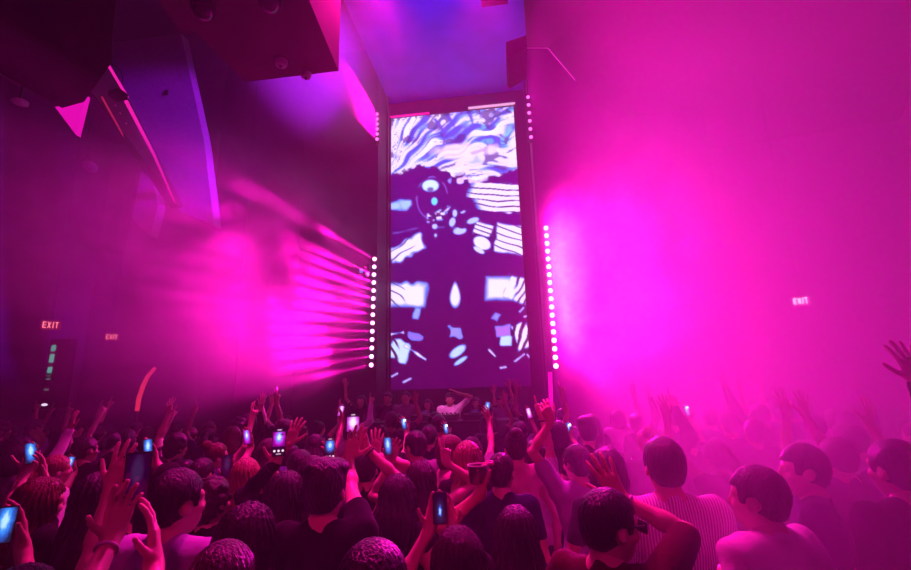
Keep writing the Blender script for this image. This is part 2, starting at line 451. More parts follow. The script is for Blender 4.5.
# ------------------------------------------------------------------ the tall video screen
def vnoise(x, y, seed=0):
    xi, yi = np.floor(x).astype(np.int64), np.floor(y).astype(np.int64)
    fx, fy = x - xi, y - yi
    fx, fy = fx * fx * (3 - 2 * fx), fy * fy * (3 - 2 * fy)
    def h(a, b):
        n = (a * 374761393 + b * 668265263 + seed * 982451653) & 0x7fffffff
        n = ((n ^ (n >> 13)) * 1274126177) & 0x7fffffff
        return ((n ^ (n >> 16)) & 0xffff) / 65535.0
    return (h(xi, yi) * (1 - fx) + h(xi + 1, yi) * fx) * (1 - fy) + (h(xi, yi + 1) * (1 - fx) + h(xi + 1, yi + 1) * fx) * fy
def sst(a, b, x):
    t = np.clip((x - a) / (b - a), 0, 1)
    return t * t * (3 - 2 * t)
def paint_screen(S, T):
    """the picture on the screen: folded satin with a dark masked diver in front. S across, T down, both 0..1; returns linear RGB"""
    V = 116 - 11 * S + T * (386 - 116 + 11 * S)
    U = 392.5 + S * (120.5 + (V - 105) * .0665)
    n1 = vnoise(U / 14, V / 14, 1); n2 = vnoise(U / 6, V / 6, 2); n3 = vnoise(U / 30, V / 30, 3)
    white = np.array([.66, .62, 1.0]); blue = np.array([.03, .09, .80]); cyan = np.array([.10, .55, 1.0]); navy = np.array([.012, .006, .11])
    def mixc(a, b, t): return a * (1 - t[..., None]) + b * t[..., None]
    # satin: folds that fan out and up from low at the left edge, dragged flat lower down
    dx, dy = U - 386 + 8 * (n3 - .5), 192 - V + 10 * (n1 - .5)
    an, rr_ = np.arctan2(dy, dx), np.hypot(dx, dy)
    an = an + .0016 * rr_ + .10 * (n3 - .5)
    k = .55 * vnoise(an * 13, rr_ / 38, 21) + .45 * vnoise(an * 27, rr_ / 30, 22)
    fine = vnoise(an * 44, rr_ / 24, 23)
    low = sst(138, 156, V + 8 * (n1 - .5) - 5 * sst(470, 510, U))
    kk = sst(.30, .62, k + .22 * (fine - .5) + .10 * low)
    full = lambda c: np.broadcast_to(np.array(c, float), U.shape + (3,))
    col = mixc(full((.02, .06, .62)), full((.10, .28, 1.0)), sst(.02, .40, kk))
    col = mixc(col, full((.60, .56, 1.0)), sst(.35, .75, kk))
    col = mixc(col, full((.85, .80, 1.0)), sst(.55, .75, k) * .8)
    col = mixc(col, full((.08, .50, 1.0)), .6 * sst(.50, .70, n2) * sst(462, 490, U) * (1 - low) * sst(.9, .4, kk))
    col = mixc(col, full((.015, .01, .22)), .85 * sst(.030, .012, np.abs(fine - .5) * sst(.9, .3, n1) + .02 * (1 - sst(.35, .55, n2))))
    # swooping dark folds at the top
    for (u0, v0, u1, v1, bend, wd) in ((437, 118, 438, 160, 9, 1.7), (449, 113, 437, 169, 16, 2.3), (470, 110, 462, 146, 8, 2.0), (480, 108, 470, 143, 7, 1.2), (499, 118, 468, 148, 4, 1.6), (404, 130, 394, 148, 2, 1.2), (415, 138, 396, 150, 3, 1.3), (430, 124, 396, 134, -3, .9)):
        t = np.clip(((U - u0) * (u1 - u0) + (V - v0) * (v1 - v0)) / ((u1 - u0) ** 2 + (v1 - v0) ** 2), 0, 1)
        bx = u0 + (u1 - u0) * t + bend * np.sin(math.pi * t); by = v0 + (v1 - v0) * t
        d = np.hypot(U - bx, V - by) / (wd * (1.1 - .6 * t))
        col = mixc(col, np.broadcast_to(np.array([.03, .05, .55]), U.shape + (3,)), .92 * sst(1.35, .6, d))
    # pale cloud with small marks
    d = np.hypot((U - 466) / 38, (V - 153) / 10)
    col = mixc(col, np.broadcast_to(np.array([.80, .62, 1.0]), U.shape + (3,)), .75 * sst(1.1, .5, d + .5 * (n2 - .5)))
    d = np.abs(V - (160 - (U - 463) * .32)) / 2.6
    col = mixc(col, np.broadcast_to(np.array([.35, .28, .75]), U.shape + (3,)), .8 * sst(1, .5, d) * sst(461, 464, U) * sst(491, 486, U) * sst(.45, .6, n2))
    # region below: the dark figure
    edge = np.interp(U, [390, 401, 411, 425, 438, 448, 460, 480, 500, 520], [177, 176, 172, 168, 172, 178, 181, 185, 180, 172]) + 5 * (vnoise(U / 5, V / 9, 31) - .5) + 3 * (vnoise(U / 2, V / 2, 32) - .5)
    dark = sst(-1.0, 1.2, V - edge)
    D = np.empty(U.shape + (3,)); D[...] = np.array([.028, .0, .12])  # base emission holds the violet-to-magenta haze glow before the dark screen
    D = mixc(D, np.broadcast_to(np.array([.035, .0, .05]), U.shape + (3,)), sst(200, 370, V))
    def stripes(ang_deg, per, duty, ph=0.0, w=2.0):
        a = math.radians(ang_deg)
        q = (U * math.sin(a) + V * math.cos(a)) / per + ph + .12 * n1 * w + .35 * vnoise(U / 16, V / 7, 41)
        return sst(duty + .12, duty - .05, np.abs((q % 1) - .5) * 2)
    def patch(mask, c=white, shade=.5, stripe=None):
        nonlocal D
        base = mixc(np.broadcast_to(blue * .9 + cyan * .12, U.shape + (3,)), np.broadcast_to(c, U.shape + (3,)), sst(.25, .9, mask))
        m = sst(.05, .45, mask)
        if stripe is not None: m = m * stripe
        D = mixc(D, base, m)
    def boxm(u0, v0, u1, v1, soft=3.5, rot=0.0, rnd=2.0, wob=2.0):
        cu, cv = (u0 + u1) / 2, (v0 + v1) / 2
        a = math.radians(rot)
        x = (U - cu) * math.cos(a) + (V - cv) * math.sin(a); y = -(U - cu) * math.sin(a) + (V - cv) * math.cos(a)
        dx, dy = np.abs(x) - (u1 - u0) / 2, np.abs(y) - (v1 - v0) / 2
        d = np.hypot(np.maximum(dx, 0), np.maximum(dy, 0)) + np.minimum(np.maximum(dx, dy), 0)
        return np.clip((-d + wob * (n2 - .5)) / soft, 0, 1)
    def ellm(cu, cv, a, b, rot=0.0, soft=.35):
        r = math.radians(rot)
        x = (U - cu) * math.cos(r) + (V - cv) * math.sin(r); y = -(U - cu) * math.sin(r) + (V - cv) * math.cos(r)
        return np.clip((1 - np.hypot(x / a, y / b)) / soft, 0, 1)
    ray_s = stripes(-9, 5.0, .70)
    patch(boxm(462, 166, 540, 178, 2, -15, wob=4), white, stripe=stripes(15, 5.5, .62))          # streaks under the satin
    patch(boxm(452, 180, 494, 189, 2.5, -4, wob=6), np.array([.55, .42, .95]), stripe=sst(.35, .55, n2))
    m = boxm(466, 189, 545, 221, 2, 5, wob=3) * sst(466, 480, U + (V - 196) * .45 * np.sign(205 - V))
    patch(m, white, stripe=stripes(-6, 6.0, .72))
    patch(boxm(388, 205, 416, 215, 4, -10, wob=6), np.array([.25, .45, 1.0]), stripe=sst(.28, .5, n2 + .1))   # gloved hand
    patch(np.minimum(ellm(432.5, 190.5, 9.5, 7.2, 0, .3), 1), np.array([.45, .66, 1.0]))                   # brow of the helmet
    D = mixc(D, np.broadcast_to(np.array([.02, .02, .25]), U.shape + (3,)), .9 * np.minimum(ellm(432.5, 194.5, 4.5, 3.6, 0, .5), sst(191, 193, V)))
    helm = np.abs(np.hypot((U - 434) / 15.5, (V - 203) / 22.0) - 1)
    D = mixc(D, np.broadcast_to(np.array([.10, .10, .62]), U.shape + (3,)), .75 * sst(.045, .015, helm) * sst(.45, .6, vnoise(U / 7, V / 7, 51)))
    sho = np.abs(V - (232 + ((U - 440) / 17.0) ** 2 * .9 + 3 * n1))
    D = mixc(D, np.broadcast_to(np.array([.08, .07, .5]), U.shape + (3,)), .6 * sst(1.2, .4, sho) * sst(.5, .65, vnoise(U / 6, V / 9, 52)))
    patch(ellm(436.5, 207, 3.6, 4.8, 0, .4), np.array([.05, .62, .95]))                                   # small lit visor
    patch(boxm(429, 217, 449, 227, 3, -8, wob=5), white, stripe=sst(.42, .60, vnoise(U / 2.2, V / 2.2, 9)))   # hoses and buckles
    patch(boxm(447, 211, 452, 221, 2, 25), np.array([.5, .5, 1.0]), stripe=stripes(30, 3, .6))
    for (a, b, c, d_, r) in ((457, 220, 2.6, 4.4, 0), (454.5, 229, 3.4, 5.4, 15), (462, 238, 7.5, 4.2, -8), (437, 233, 3, 3, 20), (465, 219, 3, 1.2, -20), (475, 228, 7, 3.2, -18), (438, 242, 1.5, 2, 0)):
        patch(ellm(a, b, c, d_, r), np.array([.34, .46, 1.0]))
    D = mixc(D, np.broadcast_to(np.array([.03, .0, .12]), U.shape + (3,)), ellm(464.5, 234, 5, 2.6, 0))
    patch(boxm(476, 231, 494, 244, 2, 18), white, stripe=stripes(-22, 4.6, .66))
    patch(boxm(496, 232, 530, 263, 2.5, 8, wob=3), white, stripe=stripes(-22, 6.4, .76))
    patch(ellm(484, 251, 10, 6.6, 30, .25), np.array([.66, .62, 1.0])); patch(ellm(481, 258, 7, 2.6, 32, .3), np.array([.5, .55, 1.0]))
    patch(boxm(387, 246, 428, 265, 4, -24, wob=5), white, stripe=np.clip(stripes(33, 8.0, .80) + sst(412, 420, U), 0, 1))
    patch(boxm(385, 286, 431, 314, 7, 4, wob=4), white, stripe=np.clip(stripes(-38, 7.5, .80) + sst(403, 410, U), 0, 1))
    tw = .5 + .5 * sst(287, 308, V)
    patch(np.clip((1 - np.hypot((U - 457.5) / (6.6 * tw), (V - 301) / 14)) / .45, 0, 1), white)
    patch(boxm(486, 283, 519, 309, 7, 2, wob=1), white)
    patch(boxm(506, 285, 532, 310, 3, 20, wob=2), white, stripe=stripes(60 , 6.5, .58, .2, 8))
    patch(boxm(415, 311, 423, 324, 3, 15), np.array([.20, .30, .95])); patch(boxm(494, 318, 502, 327, 3, 30), np.array([.25, .22, .85]))
    patch(boxm(389, 341, 413, 362, 3, 22, wob=5), np.array([.42, .56, 1.0]), stripe=np.clip(stripes(-50, 7, .6, 0, 8) + sst(398, 403, U), 0, 1))
    patch(boxm(404, 352, 431, 355, 1.6, 32), white); patch(boxm(391, 334, 406, 337, 1.2, -6), white)
    patch(boxm(410, 336, 427, 342, 2.5, 12, wob=4), np.array([.18, .12, .75])); patch(boxm(453, 331, 464, 339, 2, 0, wob=9), np.array([.2, .2, .8]))
    patch(ellm(460, 353.5, 10.5, 4.6, -32, .4), np.array([.36, .52, 1.0])); patch(ellm(463, 362, 8.5, 2.2, -30, .4), np.array([.30, .48, 1.0]))
    patch(boxm(497, 331, 512, 342, 2, -4, wob=3), np.array([.32, .12, .8])); patch(boxm(501, 340, 514, 350, 2, 5, wob=3), np.array([.36, .56, 1.0]))
    patch(boxm(515, 329, 531, 354, 2, -18, wob=2), white, stripe=stripes(72, 6, .5, .1, 9))
    for (u0, v0, u1, v1, r) in ((489, 355, 499, 357, 45), (514, 360, 527, 362, -35), (501, 368, 508, 370, -5), (392, 372, 400, 374, -25), (404, 377, 414, 379, -22), (526, 359, 533, 361, 45), (519, 316, 526, 318, -45), (524, 322, 530, 324, -15)):
        patch(boxm(u0, v0, u1, v1, .8, r, wob=.5), np.array([.55, .45, .95]))
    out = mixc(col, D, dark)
    rip = sst(.50, .62, vnoise(U / 2.5, V / 2.5, 5)) * sst(4.5, 1.5, V - (116 - 11 * S))
    out = mixc(out, np.broadcast_to(navy, U.shape + (3,)), .7 * rip)
    return out
SX0, SX1, SZ0, SZ1, SYY = -3.0, 0.355, 2.05, 9.36, 11.0
def build_screen():
    o = thing('video_screen', 'tall blue-lit video screen showing a masked diver before folded satin', 'screen', ((SX0 + SX1) / 2, SYY, SZ0))
    nx, nz = 150, 330
    s = np.linspace(0, 1, nx); t = np.linspace(0, 1, nz)
    S, T = np.meshgrid(s, t)
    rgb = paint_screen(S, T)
    wd, ht = SX1 - SX0, SZ1 - SZ0
    co = np.stack([(S - .5) * wd, np.zeros_like(S), (1 - T) * ht], -1).reshape(-1, 3)
    idx = np.arange(nx * nz).reshape(nz, nx)
    q = np.stack([idx[:-1, :-1], idx[1:, :-1], idx[1:, 1:], idx[:-1, 1:]], -1).reshape(-1, 4)
    me = bpy.data.meshes.new('display')
    me.vertices.add(len(co)); me.vertices.foreach_set('co', co.astype(np.float32).ravel())
    me.loops.add(q.size); me.loops.foreach_set('vertex_index', q.astype(np.int32).ravel())
    me.polygons.add(len(q)); me.polygons.foreach_set('loop_start', np.arange(0, q.size, 4, dtype=np.int32))
    me.update()
    ca = me.color_attributes.new('picture', 'FLOAT_COLOR', 'POINT')
    ca.data.foreach_set('color', np.concatenate([rgb.reshape(-1, 3), np.ones((len(co), 1))], 1).astype(np.float32).ravel())
    m, nt, b = node_mat('screen_picture')
    at = nt.nodes.new('ShaderNodeAttribute'); at.attribute_name = 'picture'
    b.inputs['Base Color'].default_value = (.01, .01, .012, 1)
    b.inputs['Roughness'].default_value = .3
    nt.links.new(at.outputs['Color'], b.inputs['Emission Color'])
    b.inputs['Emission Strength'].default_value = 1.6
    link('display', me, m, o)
    MB().box((-wd / 2 - .05, .01, -.05), (wd / 2 + .05, .09, ht + .05)).build('back_panel', M_PLASTIC, o)
    MB().box((-wd / 2 - .05, -.03, -.05), (-wd / 2, .01, ht + .05)).box((wd / 2, -.03, -.05), (wd / 2 + .05, .01, ht + .05)).box((-wd / 2, -.03, -.05), (wd / 2, .01, 0)).build('frame', M_METAL, o)
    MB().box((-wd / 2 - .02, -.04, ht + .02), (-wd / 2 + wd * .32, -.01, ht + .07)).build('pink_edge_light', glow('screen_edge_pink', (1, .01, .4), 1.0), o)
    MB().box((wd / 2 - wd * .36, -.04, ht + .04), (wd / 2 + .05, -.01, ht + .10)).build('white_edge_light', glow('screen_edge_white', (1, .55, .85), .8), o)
    # struts that carry it from the floor
    MB().box((-wd / 2, .0, -SZ0), (-wd / 2 + .1, .08, -.05)).build('support_leg', M_METAL, o)
    MB().box((wd / 2 - .1, .0, -SZ0), (wd / 2, .08, -.05)).build('support_leg', M_METAL, o)
build_screen()

# ------------------------------------------------------------------ lit signs
def exit_sign(u, v, y, wd, label, letters=(1.0, .22, .25), face=(.9, .02, .12), k=1.0):
    p = at_y(u, v, y)
    o = thing('exit_sign', label, 'sign', p)
    h = wd * .62
    yaw = math.atan2(p.x, p.y) * -1
    o.rotation_euler = (0, 0, yaw)
    hs_ = MB().box((-wd / 2, 0, -h / 2), (wd / 2, .06, h / 2)).build('housing', glow('exit_face', face, .16 * k), o, bevel=.01)
    mb = MB(); lw, lh, th = wd * .17, h * .62, wd * .04
    x = -wd * .40
    def seg(a, b, c, d): mb.box((a, -.012, b), (c, -.001, d))
    z0, z1, zm = -lh / 2, lh / 2, 0
    seg(x, z0, x + th, z1)
    for z in (z0, zm - th / 2, z1 - th): seg(x + th, z, x + lw, z + th)
    x = -wd * .17
    def bar(x0, za, x1, zb): mb.poly([(x0 - th / 2, -.012, za), (x0 + th / 2, -.012, za), (x1 + th / 2, -.012, zb), (x1 - th / 2, -.012, zb)], (0, .011, 0))
    bar(x + th / 2, z0, x + lw - th / 2, z1); bar(x + lw - th / 2, z0, x + th / 2, z1)
    x = wd * .085
    seg(x, z0, x + th, z1)
    x = wd * .20
    seg(x, z1 - th, x + lw, z1); seg(x + lw / 2 - th / 2, z0, x + lw / 2 + th / 2, z1 - th)
    mb.build('lettering', glow('exit_letters', letters, 2.6 * k), hs_)
    MB().box((-.03, .01, h / 2), (.03, .05, h / 2 + .12)).build('bracket', M_METAL, o)
    MB().tube([(0, .03, h / 2 + .12), (0, .03, 10.8 - p.z)], .012, 6).build('hanging_rod', M_METAL, o)
exit_sign(51, 325, 9.2, .36, 'red EXIT sign above the teal-lit shelf column')
exit_sign(112, 337, 10.5, .30, 'smaller red EXIT sign between the teal shelf and the red glowing wand')
exit_sign(801, 301, 9.0, .28, 'pale EXIT sign alone in the bright pink smoke', (1.0, .8, .95), (.8, .12, .5), 2.2)

# teal-lit bottle column far back
p = at_y(41, 378, 9.5)
o = thing('lit_display_column', 'narrow leaning column of teal-lit shelves under the red EXIT sign', 'display', (p.x, 9.5, 0))
M_TEAL = glow('teal_backlight', (.10, .75, .62), .5)
M_TEALD = glow('teal_dim', (.08, .35, .28), .45)
pts = [at_y(47, 343, 9.5), at_y(36, 405, 9.5)]
a_, b_ = pts[0] - Vector((p.x, 9.5, 0)), pts[1] - Vector((p.x, 9.5, 0))
MB().poly([a_ + Vector((-.05, .12, .1)), a_ + Vector((.42, .12, .1)), b_ + Vector((.42, .12, -2.4 + 0)), b_ + Vector((-.12, .12, -2.4))], (0, .25, 0)).build('back_panel', M_BLACK, o)
for f0, f1, mm in ((.02, .14, M_TEAL), (.17, .33, M_TEAL), (.38, .50, M_TEAL), (.52, .55, M_TEALD), (.58, .60, M_TEALD), (.74, .78, M_TEALD)):
    q0, q1 = a_.lerp(b_, f0), a_.lerp(b_, f1)
    MB().poly([q0 + Vector((.0, .1, 0)), q0 + Vector((.14, .1, 0)), q1 + Vector((.14, .1, 0)), q1 + Vector((.0, .1, 0))], (0, .05, 0)).build('light_panel', mm, o, bevel=.02)
q = a_.lerp(b_, 1.0)
MB().ball(q + Vector((.22, 0, 0)), .05, 12, 8, (1.6, .6, .6)).build('white_lamp', glow('white_flash', (.9, .75, 1), 1.1), o)
MB().box((q.x - .1, .02, q.z - .14), (q.x + .5, .3, q.z - .10)).build('shelf', M_METAL, o)
# red glowing wand
p = at_y(138, 412, 7.5)
o = thing('glow_wand', 'curved red glowing wand rising above the crowd near the small EXIT sign', 'light wand', (p.x, 7.5, 0))
pz = lambda u, v: at_y(u, v, 7.5) - Vector((p.x, 7.5, 0))
MB().tube([pz(137, 411), pz(139, 398), pz(143, 386), pz(148, 376), pz(155, 368)], [.034, .038, .038, .034, .03], 10).build('glow_tube', glow('red_tube', (1, .03, .09), .7), o, smooth=True)
MB().tube([pz(137, 411), pz(136.7, 418), (pz(136, 418).x, 0, 0)], .03, 8).build('pole', M_PLASTIC, o)
MB().lathe([(.2, .02), (.18, .05), (.03, .06)], c=(pz(136, 418).x, 0, 0), seg=16).build('foot', M_PLASTIC, o)

# ------------------------------------------------------------------ unseen lamps out of frame, added to light crowd, panel, DJ and recess
def unseen_lamp(loc, aim, power, cone, col, label, blend=.6, size=.15):
    o = thing('unseen_spotlight', label, 'stage light', loc, 'unseen spotlights out of frame')
    a = Vector(aim) - Vector(loc)
    M = a.to_track_quat('Z', 'Y')
    ax = a.normalized()
    MB().lathe([(.10, -.20), (.13, -.10), (.14, .10)], axis=ax, seg=18).build('can', M_METAL, o)
    MB().tube([(0, 0, 0), (0, 0, 10.8 - loc[2])], .02, 6).build('hanging_rod', M_METAL, o)
    spot('wash_lamp', ax * .16, a, power, cone, col, blend, size, o)
unseen_lamp((-.6, -1.6, 5.2), (-.6, 3.4, 1.6), 230, 46, (1.0, .004, .20), 'unseen rose spotlight behind the crowd over the middle of the floor', blend=.9)
unseen_lamp((-1.5, 5.0, 7.6), (-1.6, 2.9, 1.6), 2500, 58, (1.0, .004, .36), 'unseen rose spotlight high over the middle of the crowd')
unseen_lamp((-.1, 5.2, 7.8), (-.2, 3.6, 1.6), 1900, 50, (1.0, .004, .45), 'unseen rose spotlight high over the crowd before the DJ')
unseen_lamp((.2, 5.6, 8.2), (-6.9, 8.2, 7.4), 9500, 33, (.40, .004, 1.0), 'added unseen violet spotlight that tints the tall tapering panel')
unseen_lamp((-1.6, 4.6, 8.0), (-1.35, 8.75, 1.4), 5000, 9, (1.0, .12, .62), 'added unseen narrow white-pink spotlight brightening the DJ', blend=.5)
unseen_lamp((-1.0, 4.9, 7.9), (-1.2, 9.0, 9.9), 480, 60, (.10, .004, 1.0), 'added unseen blue spotlight tipped up into the screen recess')

# ------------------------------------------------------------------ people: one smooth surface grown from a distance field
def V3(*a): return np.array(a, float)
def rotz(a):
    c, s = math.cos(a), math.sin(a); return np.array([[c, -s, 0], [s, c, 0], [0, 0, 1.0]])
def rotx(a):
    c, s = math.cos(a), math.sin(a); return np.array([[1.0, 0, 0], [0, c, -s], [0, s, c]])
def roty(a):
    c, s = math.cos(a), math.sin(a); return np.array([[c, 0, s], [0, 1.0, 0], [-s, 0, c]])
def unit(v):
    v = np.asarray(v, float); return v / max(np.linalg.norm(v), 1e-9)
# a primitive: (kind, data, blend, lo, hi)
def cap(a, b, ra, rb=None, k=.02, sq=1.0):
    a, b = np.asarray(a, float), np.asarray(b, float); rb = ra if rb is None else rb
    r = max(ra, rb) / min(sq, 1.0)
    return ('c', (a, b, ra, rb, sq), k, np.minimum(a, b) - r, np.maximum(a, b) + r)
def ell(c, r, R=None, k=.02):
    c, r = np.asarray(c, float), np.asarray(r, float)
    m = max(r) if R is not None else r
    return ('e', (c, r, R), k, c - m, c + m)
def prim_d(p, X):
    kd, d = p[0], p[1]
    if kd == 'c':
        a, b, ra, rb, sq = d
        P, A, B = X, a, b
        if sq != 1.0:
            s = np.array([1.0, sq, 1.0]); P, A, B = X * s, a * s, b * s
        ab = B - A; t = np.clip(((P - A) @ ab) / max(ab @ ab, 1e-9), 0, 1)
        return np.sqrt(((P - A - t[..., None] * ab) ** 2).sum(-1)) - (ra + (rb - ra) * t)
    c, r, R = d
    q = X - c
    if R is not None: q = q @ R
    k0 = np.sqrt(((q / r) ** 2).sum(-1)); k1 = np.sqrt(((q / (r * r)) ** 2).sum(-1))
    return k0 * (k0 - 1) / np.maximum(k1, 1e-6)
def field(prims, lo, hi, res):
    n = np.maximum(2, np.ceil((hi - lo) / res).astype(int) + 1)
    ax = [lo[i] + res * np.arange(n[i]) for i in range(3)]
    F = np.full(n, .3)
    for p in prims:
        pad = p[2] + 2.5 * res
        i0 = np.clip(np.floor((p[3] - pad - lo) / res).astype(int), 0, n); i1 = np.clip(np.ceil((p[4] + pad - lo) / res).astype(int) + 1, 0, n)
        if (i1 <= i0).any(): continue
        X = np.stack(np.meshgrid(*[ax[j][i0[j]:i1[j]] for j in range(3)], indexing='ij'), -1)
        d = prim_d(p, X)
        sl = tuple(slice(i0[j], i1[j]) for j in range(3))
        f = F[sl]; k = p[2]
        h = np.maximum(k - np.abs(f - d), 0) / k
        F[sl] = np.minimum(f, d) - h * h * k * .25
    return F, ax
def surfnet(F, lo, res):
    ins = F < 0
    n = np.array(F.shape) - 1
    cnt = np.zeros(n, np.int8)
    C = [(i, j, k) for i in (0, 1) for j in (0, 1) for k in (0, 1)]
    view = lambda A, c: A[c[0]:c[0] + n[0], c[1]:c[1] + n[1], c[2]:c[2] + n[2]]
    for c in C: cnt += view(ins, c)
    act = (cnt > 0) & (cnt < 8)
    ijk = np.argwhere(act)
    if len(ijk) == 0: return np.zeros((0, 3)), np.zeros((0, 4), int)
    cv = {c: F[ijk[:, 0] + c[0], ijk[:, 1] + c[1], ijk[:, 2] + c[2]] for c in C}
    acc = np.zeros((len(ijk), 3)); m = np.zeros(len(ijk))
    for a in C:
        for axn in range(3):
            if a[axn]: continue
            b = tuple(1 if q == axn else a[q] for q in range(3))
            fa, fb = cv[a], cv[b]
            x = (fa < 0) != (fb < 0)
            t = np.where(x, fa / np.where(x, fa - fb, 1), 0)
            for q in range(3):
                acc[:, q] += np.where(x, a[q] + (t if q == axn else 0), 0)
            m += x
    pos = lo + (ijk + acc / m[:, None]) * res
    idx = np.full(n, -1, np.int64); idx[act] = np.arange(len(ijk))
    quads = []
    for axn in range(3):
        u, w = (axn + 1) % 3, (axn + 2) % 3
        s0 = [slice(None)] * 3; s1 = [slice(None)] * 3
        s0[axn] = slice(0, -1); s1[axn] = slice(1, None)
        for q in (u, w):
            s0[q] = slice(1, -1); s1[q] = slice(1, -1)
        A, B = ins[tuple(s0)], ins[tuple(s1)]
        e = np.argwhere(A != B)
        if len(e) == 0: continue
        flip = A[e[:, 0], e[:, 1], e[:, 2]]
        base = e.copy(); base[:, u] += 1; base[:, w] += 1
        def g(du, dw):
            t = base.copy(); t[:, u] += du; t[:, w] += dw
            return idx[t[:, 0], t[:, 1], t[:, 2]]
        q = np.stack([g(-1, -1), g(0, -1), g(0, 0), g(-1, 0)], 1)
        q[~flip] = q[~flip][:, ::-1]
        quads.append(q)
    Q = np.concatenate(quads) if quads else np.zeros((0, 4), int)
    return pos, Q[(Q >= 0).all(1)]
def grow(prims, res, post=None):
    """(vertices, quads) of the blended union of PRIMS; POST(F, X) may cut or ripple the field"""
    lo = np.min([p[3] for p in prims], 0) - 3 * res - .02; hi = np.max([p[4] for p in prims], 0) + 3 * res + .02
    F, ax = field(prims, lo, hi, res)
    if post is not None:
        X = np.meshgrid(*ax, indexing='ij', sparse=True)
        F = post(F, X)
        for q in range(3):
            s = [slice(None)] * 3; s[q] = 0; F[tuple(s)] = .1
            s[q] = -1; F[tuple(s)] = .1
    return surfnet(F, lo, res)
def mesh_of(name, chunks, s=1.0):
    vs, qs, n = [], [], 0
    for v, q in chunks:
        vs.append(v * s); qs.append(q + n); n += len(v)
    v = np.concatenate(vs); q = np.concatenate(qs)
    me = bpy.data.meshes.new(name)
    me.vertices.add(len(v)); me.vertices.foreach_set('co', v.astype(np.float32).ravel())
    me.loops.add(q.size); me.loops.foreach_set('vertex_index', q.astype(np.int32).ravel())
    me.polygons.add(len(q)); me.polygons.foreach_set('loop_start', np.arange(0, q.size, 4, dtype=np.int32))
    me.polygons.foreach_set('use_smooth', np.ones(len(q), bool))
    me.update(); me.validate()
    return me

# materials of the crowd
def skin(name, c): return mat(name, c, .40, .5, noise=.06, nscale=9)
SKINS = [skin('fair_skin', (.62, .40, .31)), skin('tan_skin', (.50, .30, .21)), skin('brown_skin', (.33, .18, .12)), skin('deep_skin', (.20, .11, .075))]
def hairmat(name, c, rough=.33): return mat(name, c, rough, .45, noise=.45, nscale=55, bump=.55, bscale=70, stretch=(1.6, 1.6, .12))
HAIRS = {'black': hairmat('black_hair', (.007, .0055, .005)), 'brown': hairmat('brown_hair', (.022, .012, .008)),
         'auburn': hairmat('auburn_hair', (.10, .028, .014)), 'blond': hairmat('blond_hair', (.26, .15, .075)), 'grey': hairmat('grey_hair', (.30, .28, .27))}
def cloth(name, c, rough=.85): return mat(name, c, rough, .08, noise=.12, nscale=5, bump=.35, bscale=16, sheen=.04)
CLOTHS = {'black': cloth('black_cotton', (.008, .0075, .0085)), 'navy': cloth('navy_cotton', (.02, .022, .06)), 'white': cloth('white_cotton', (.72, .70, .72)),
          'grey': cloth('grey_cotton', (.24, .23, .25)), 'red': cloth('red_cotton', (.06, .008, .012)), 'lilac': cloth('lilac_cotton', (.42, .34, .55)),
          'pink': cloth('pink_cotton', (.62, .30, .38)), 'denim': cloth('blue_denim', (.06, .09, .18)), 'beige': cloth('beige_cotton', (.50, .40, .30)), 'satin': mat('dark_satin', (.03, .02, .035), .3, .6, bump=.25, bscale=12)}
def striped():
    m, nt, b = node_mat('striped_shirt_cotton')
    tc = nt.nodes.new('ShaderNodeTexCoord'); wv = nt.nodes.new('ShaderNodeTexWave')
    wv.wave_type = 'BANDS'; wv.bands_direction = 'X'; wv.inputs['Scale'].default_value = 24; wv.inputs['Distortion'].default_value = 1.2; wv.inputs['Detail'].default_value = 1
    nt.links.new(tc.outputs['Object'], wv.inputs['Vector'])
    r = nt.nodes.new('ShaderNodeValToRGB'); r.color_ramp.elements[0].color = (.38, .34, .38, 1); r.color_ramp.elements[1].color = (.8, .76, .8, 1)
    r.color_ramp.elements[0].position = .35; r.color_ramp.elements[1].position = .55
    nt.links.new(wv.outputs[0], r.inputs[0]); nt.links.new(r.outputs[0], b.inputs['Base Color']); b.inputs['Roughness'].default_value = .8
    return m
CLOTHS['striped'] = striped()
M_EYE = mat('eye_white', (.7, .68, .66), .2, .5)
M_SHOE = mat('dark_shoe_leather', (.02, .02, .02), .5, .4)
M_TROUSER = [cloth('black_trouser', (.02, .02, .022)), cloth('dark_jeans', (.03, .04, .08))]

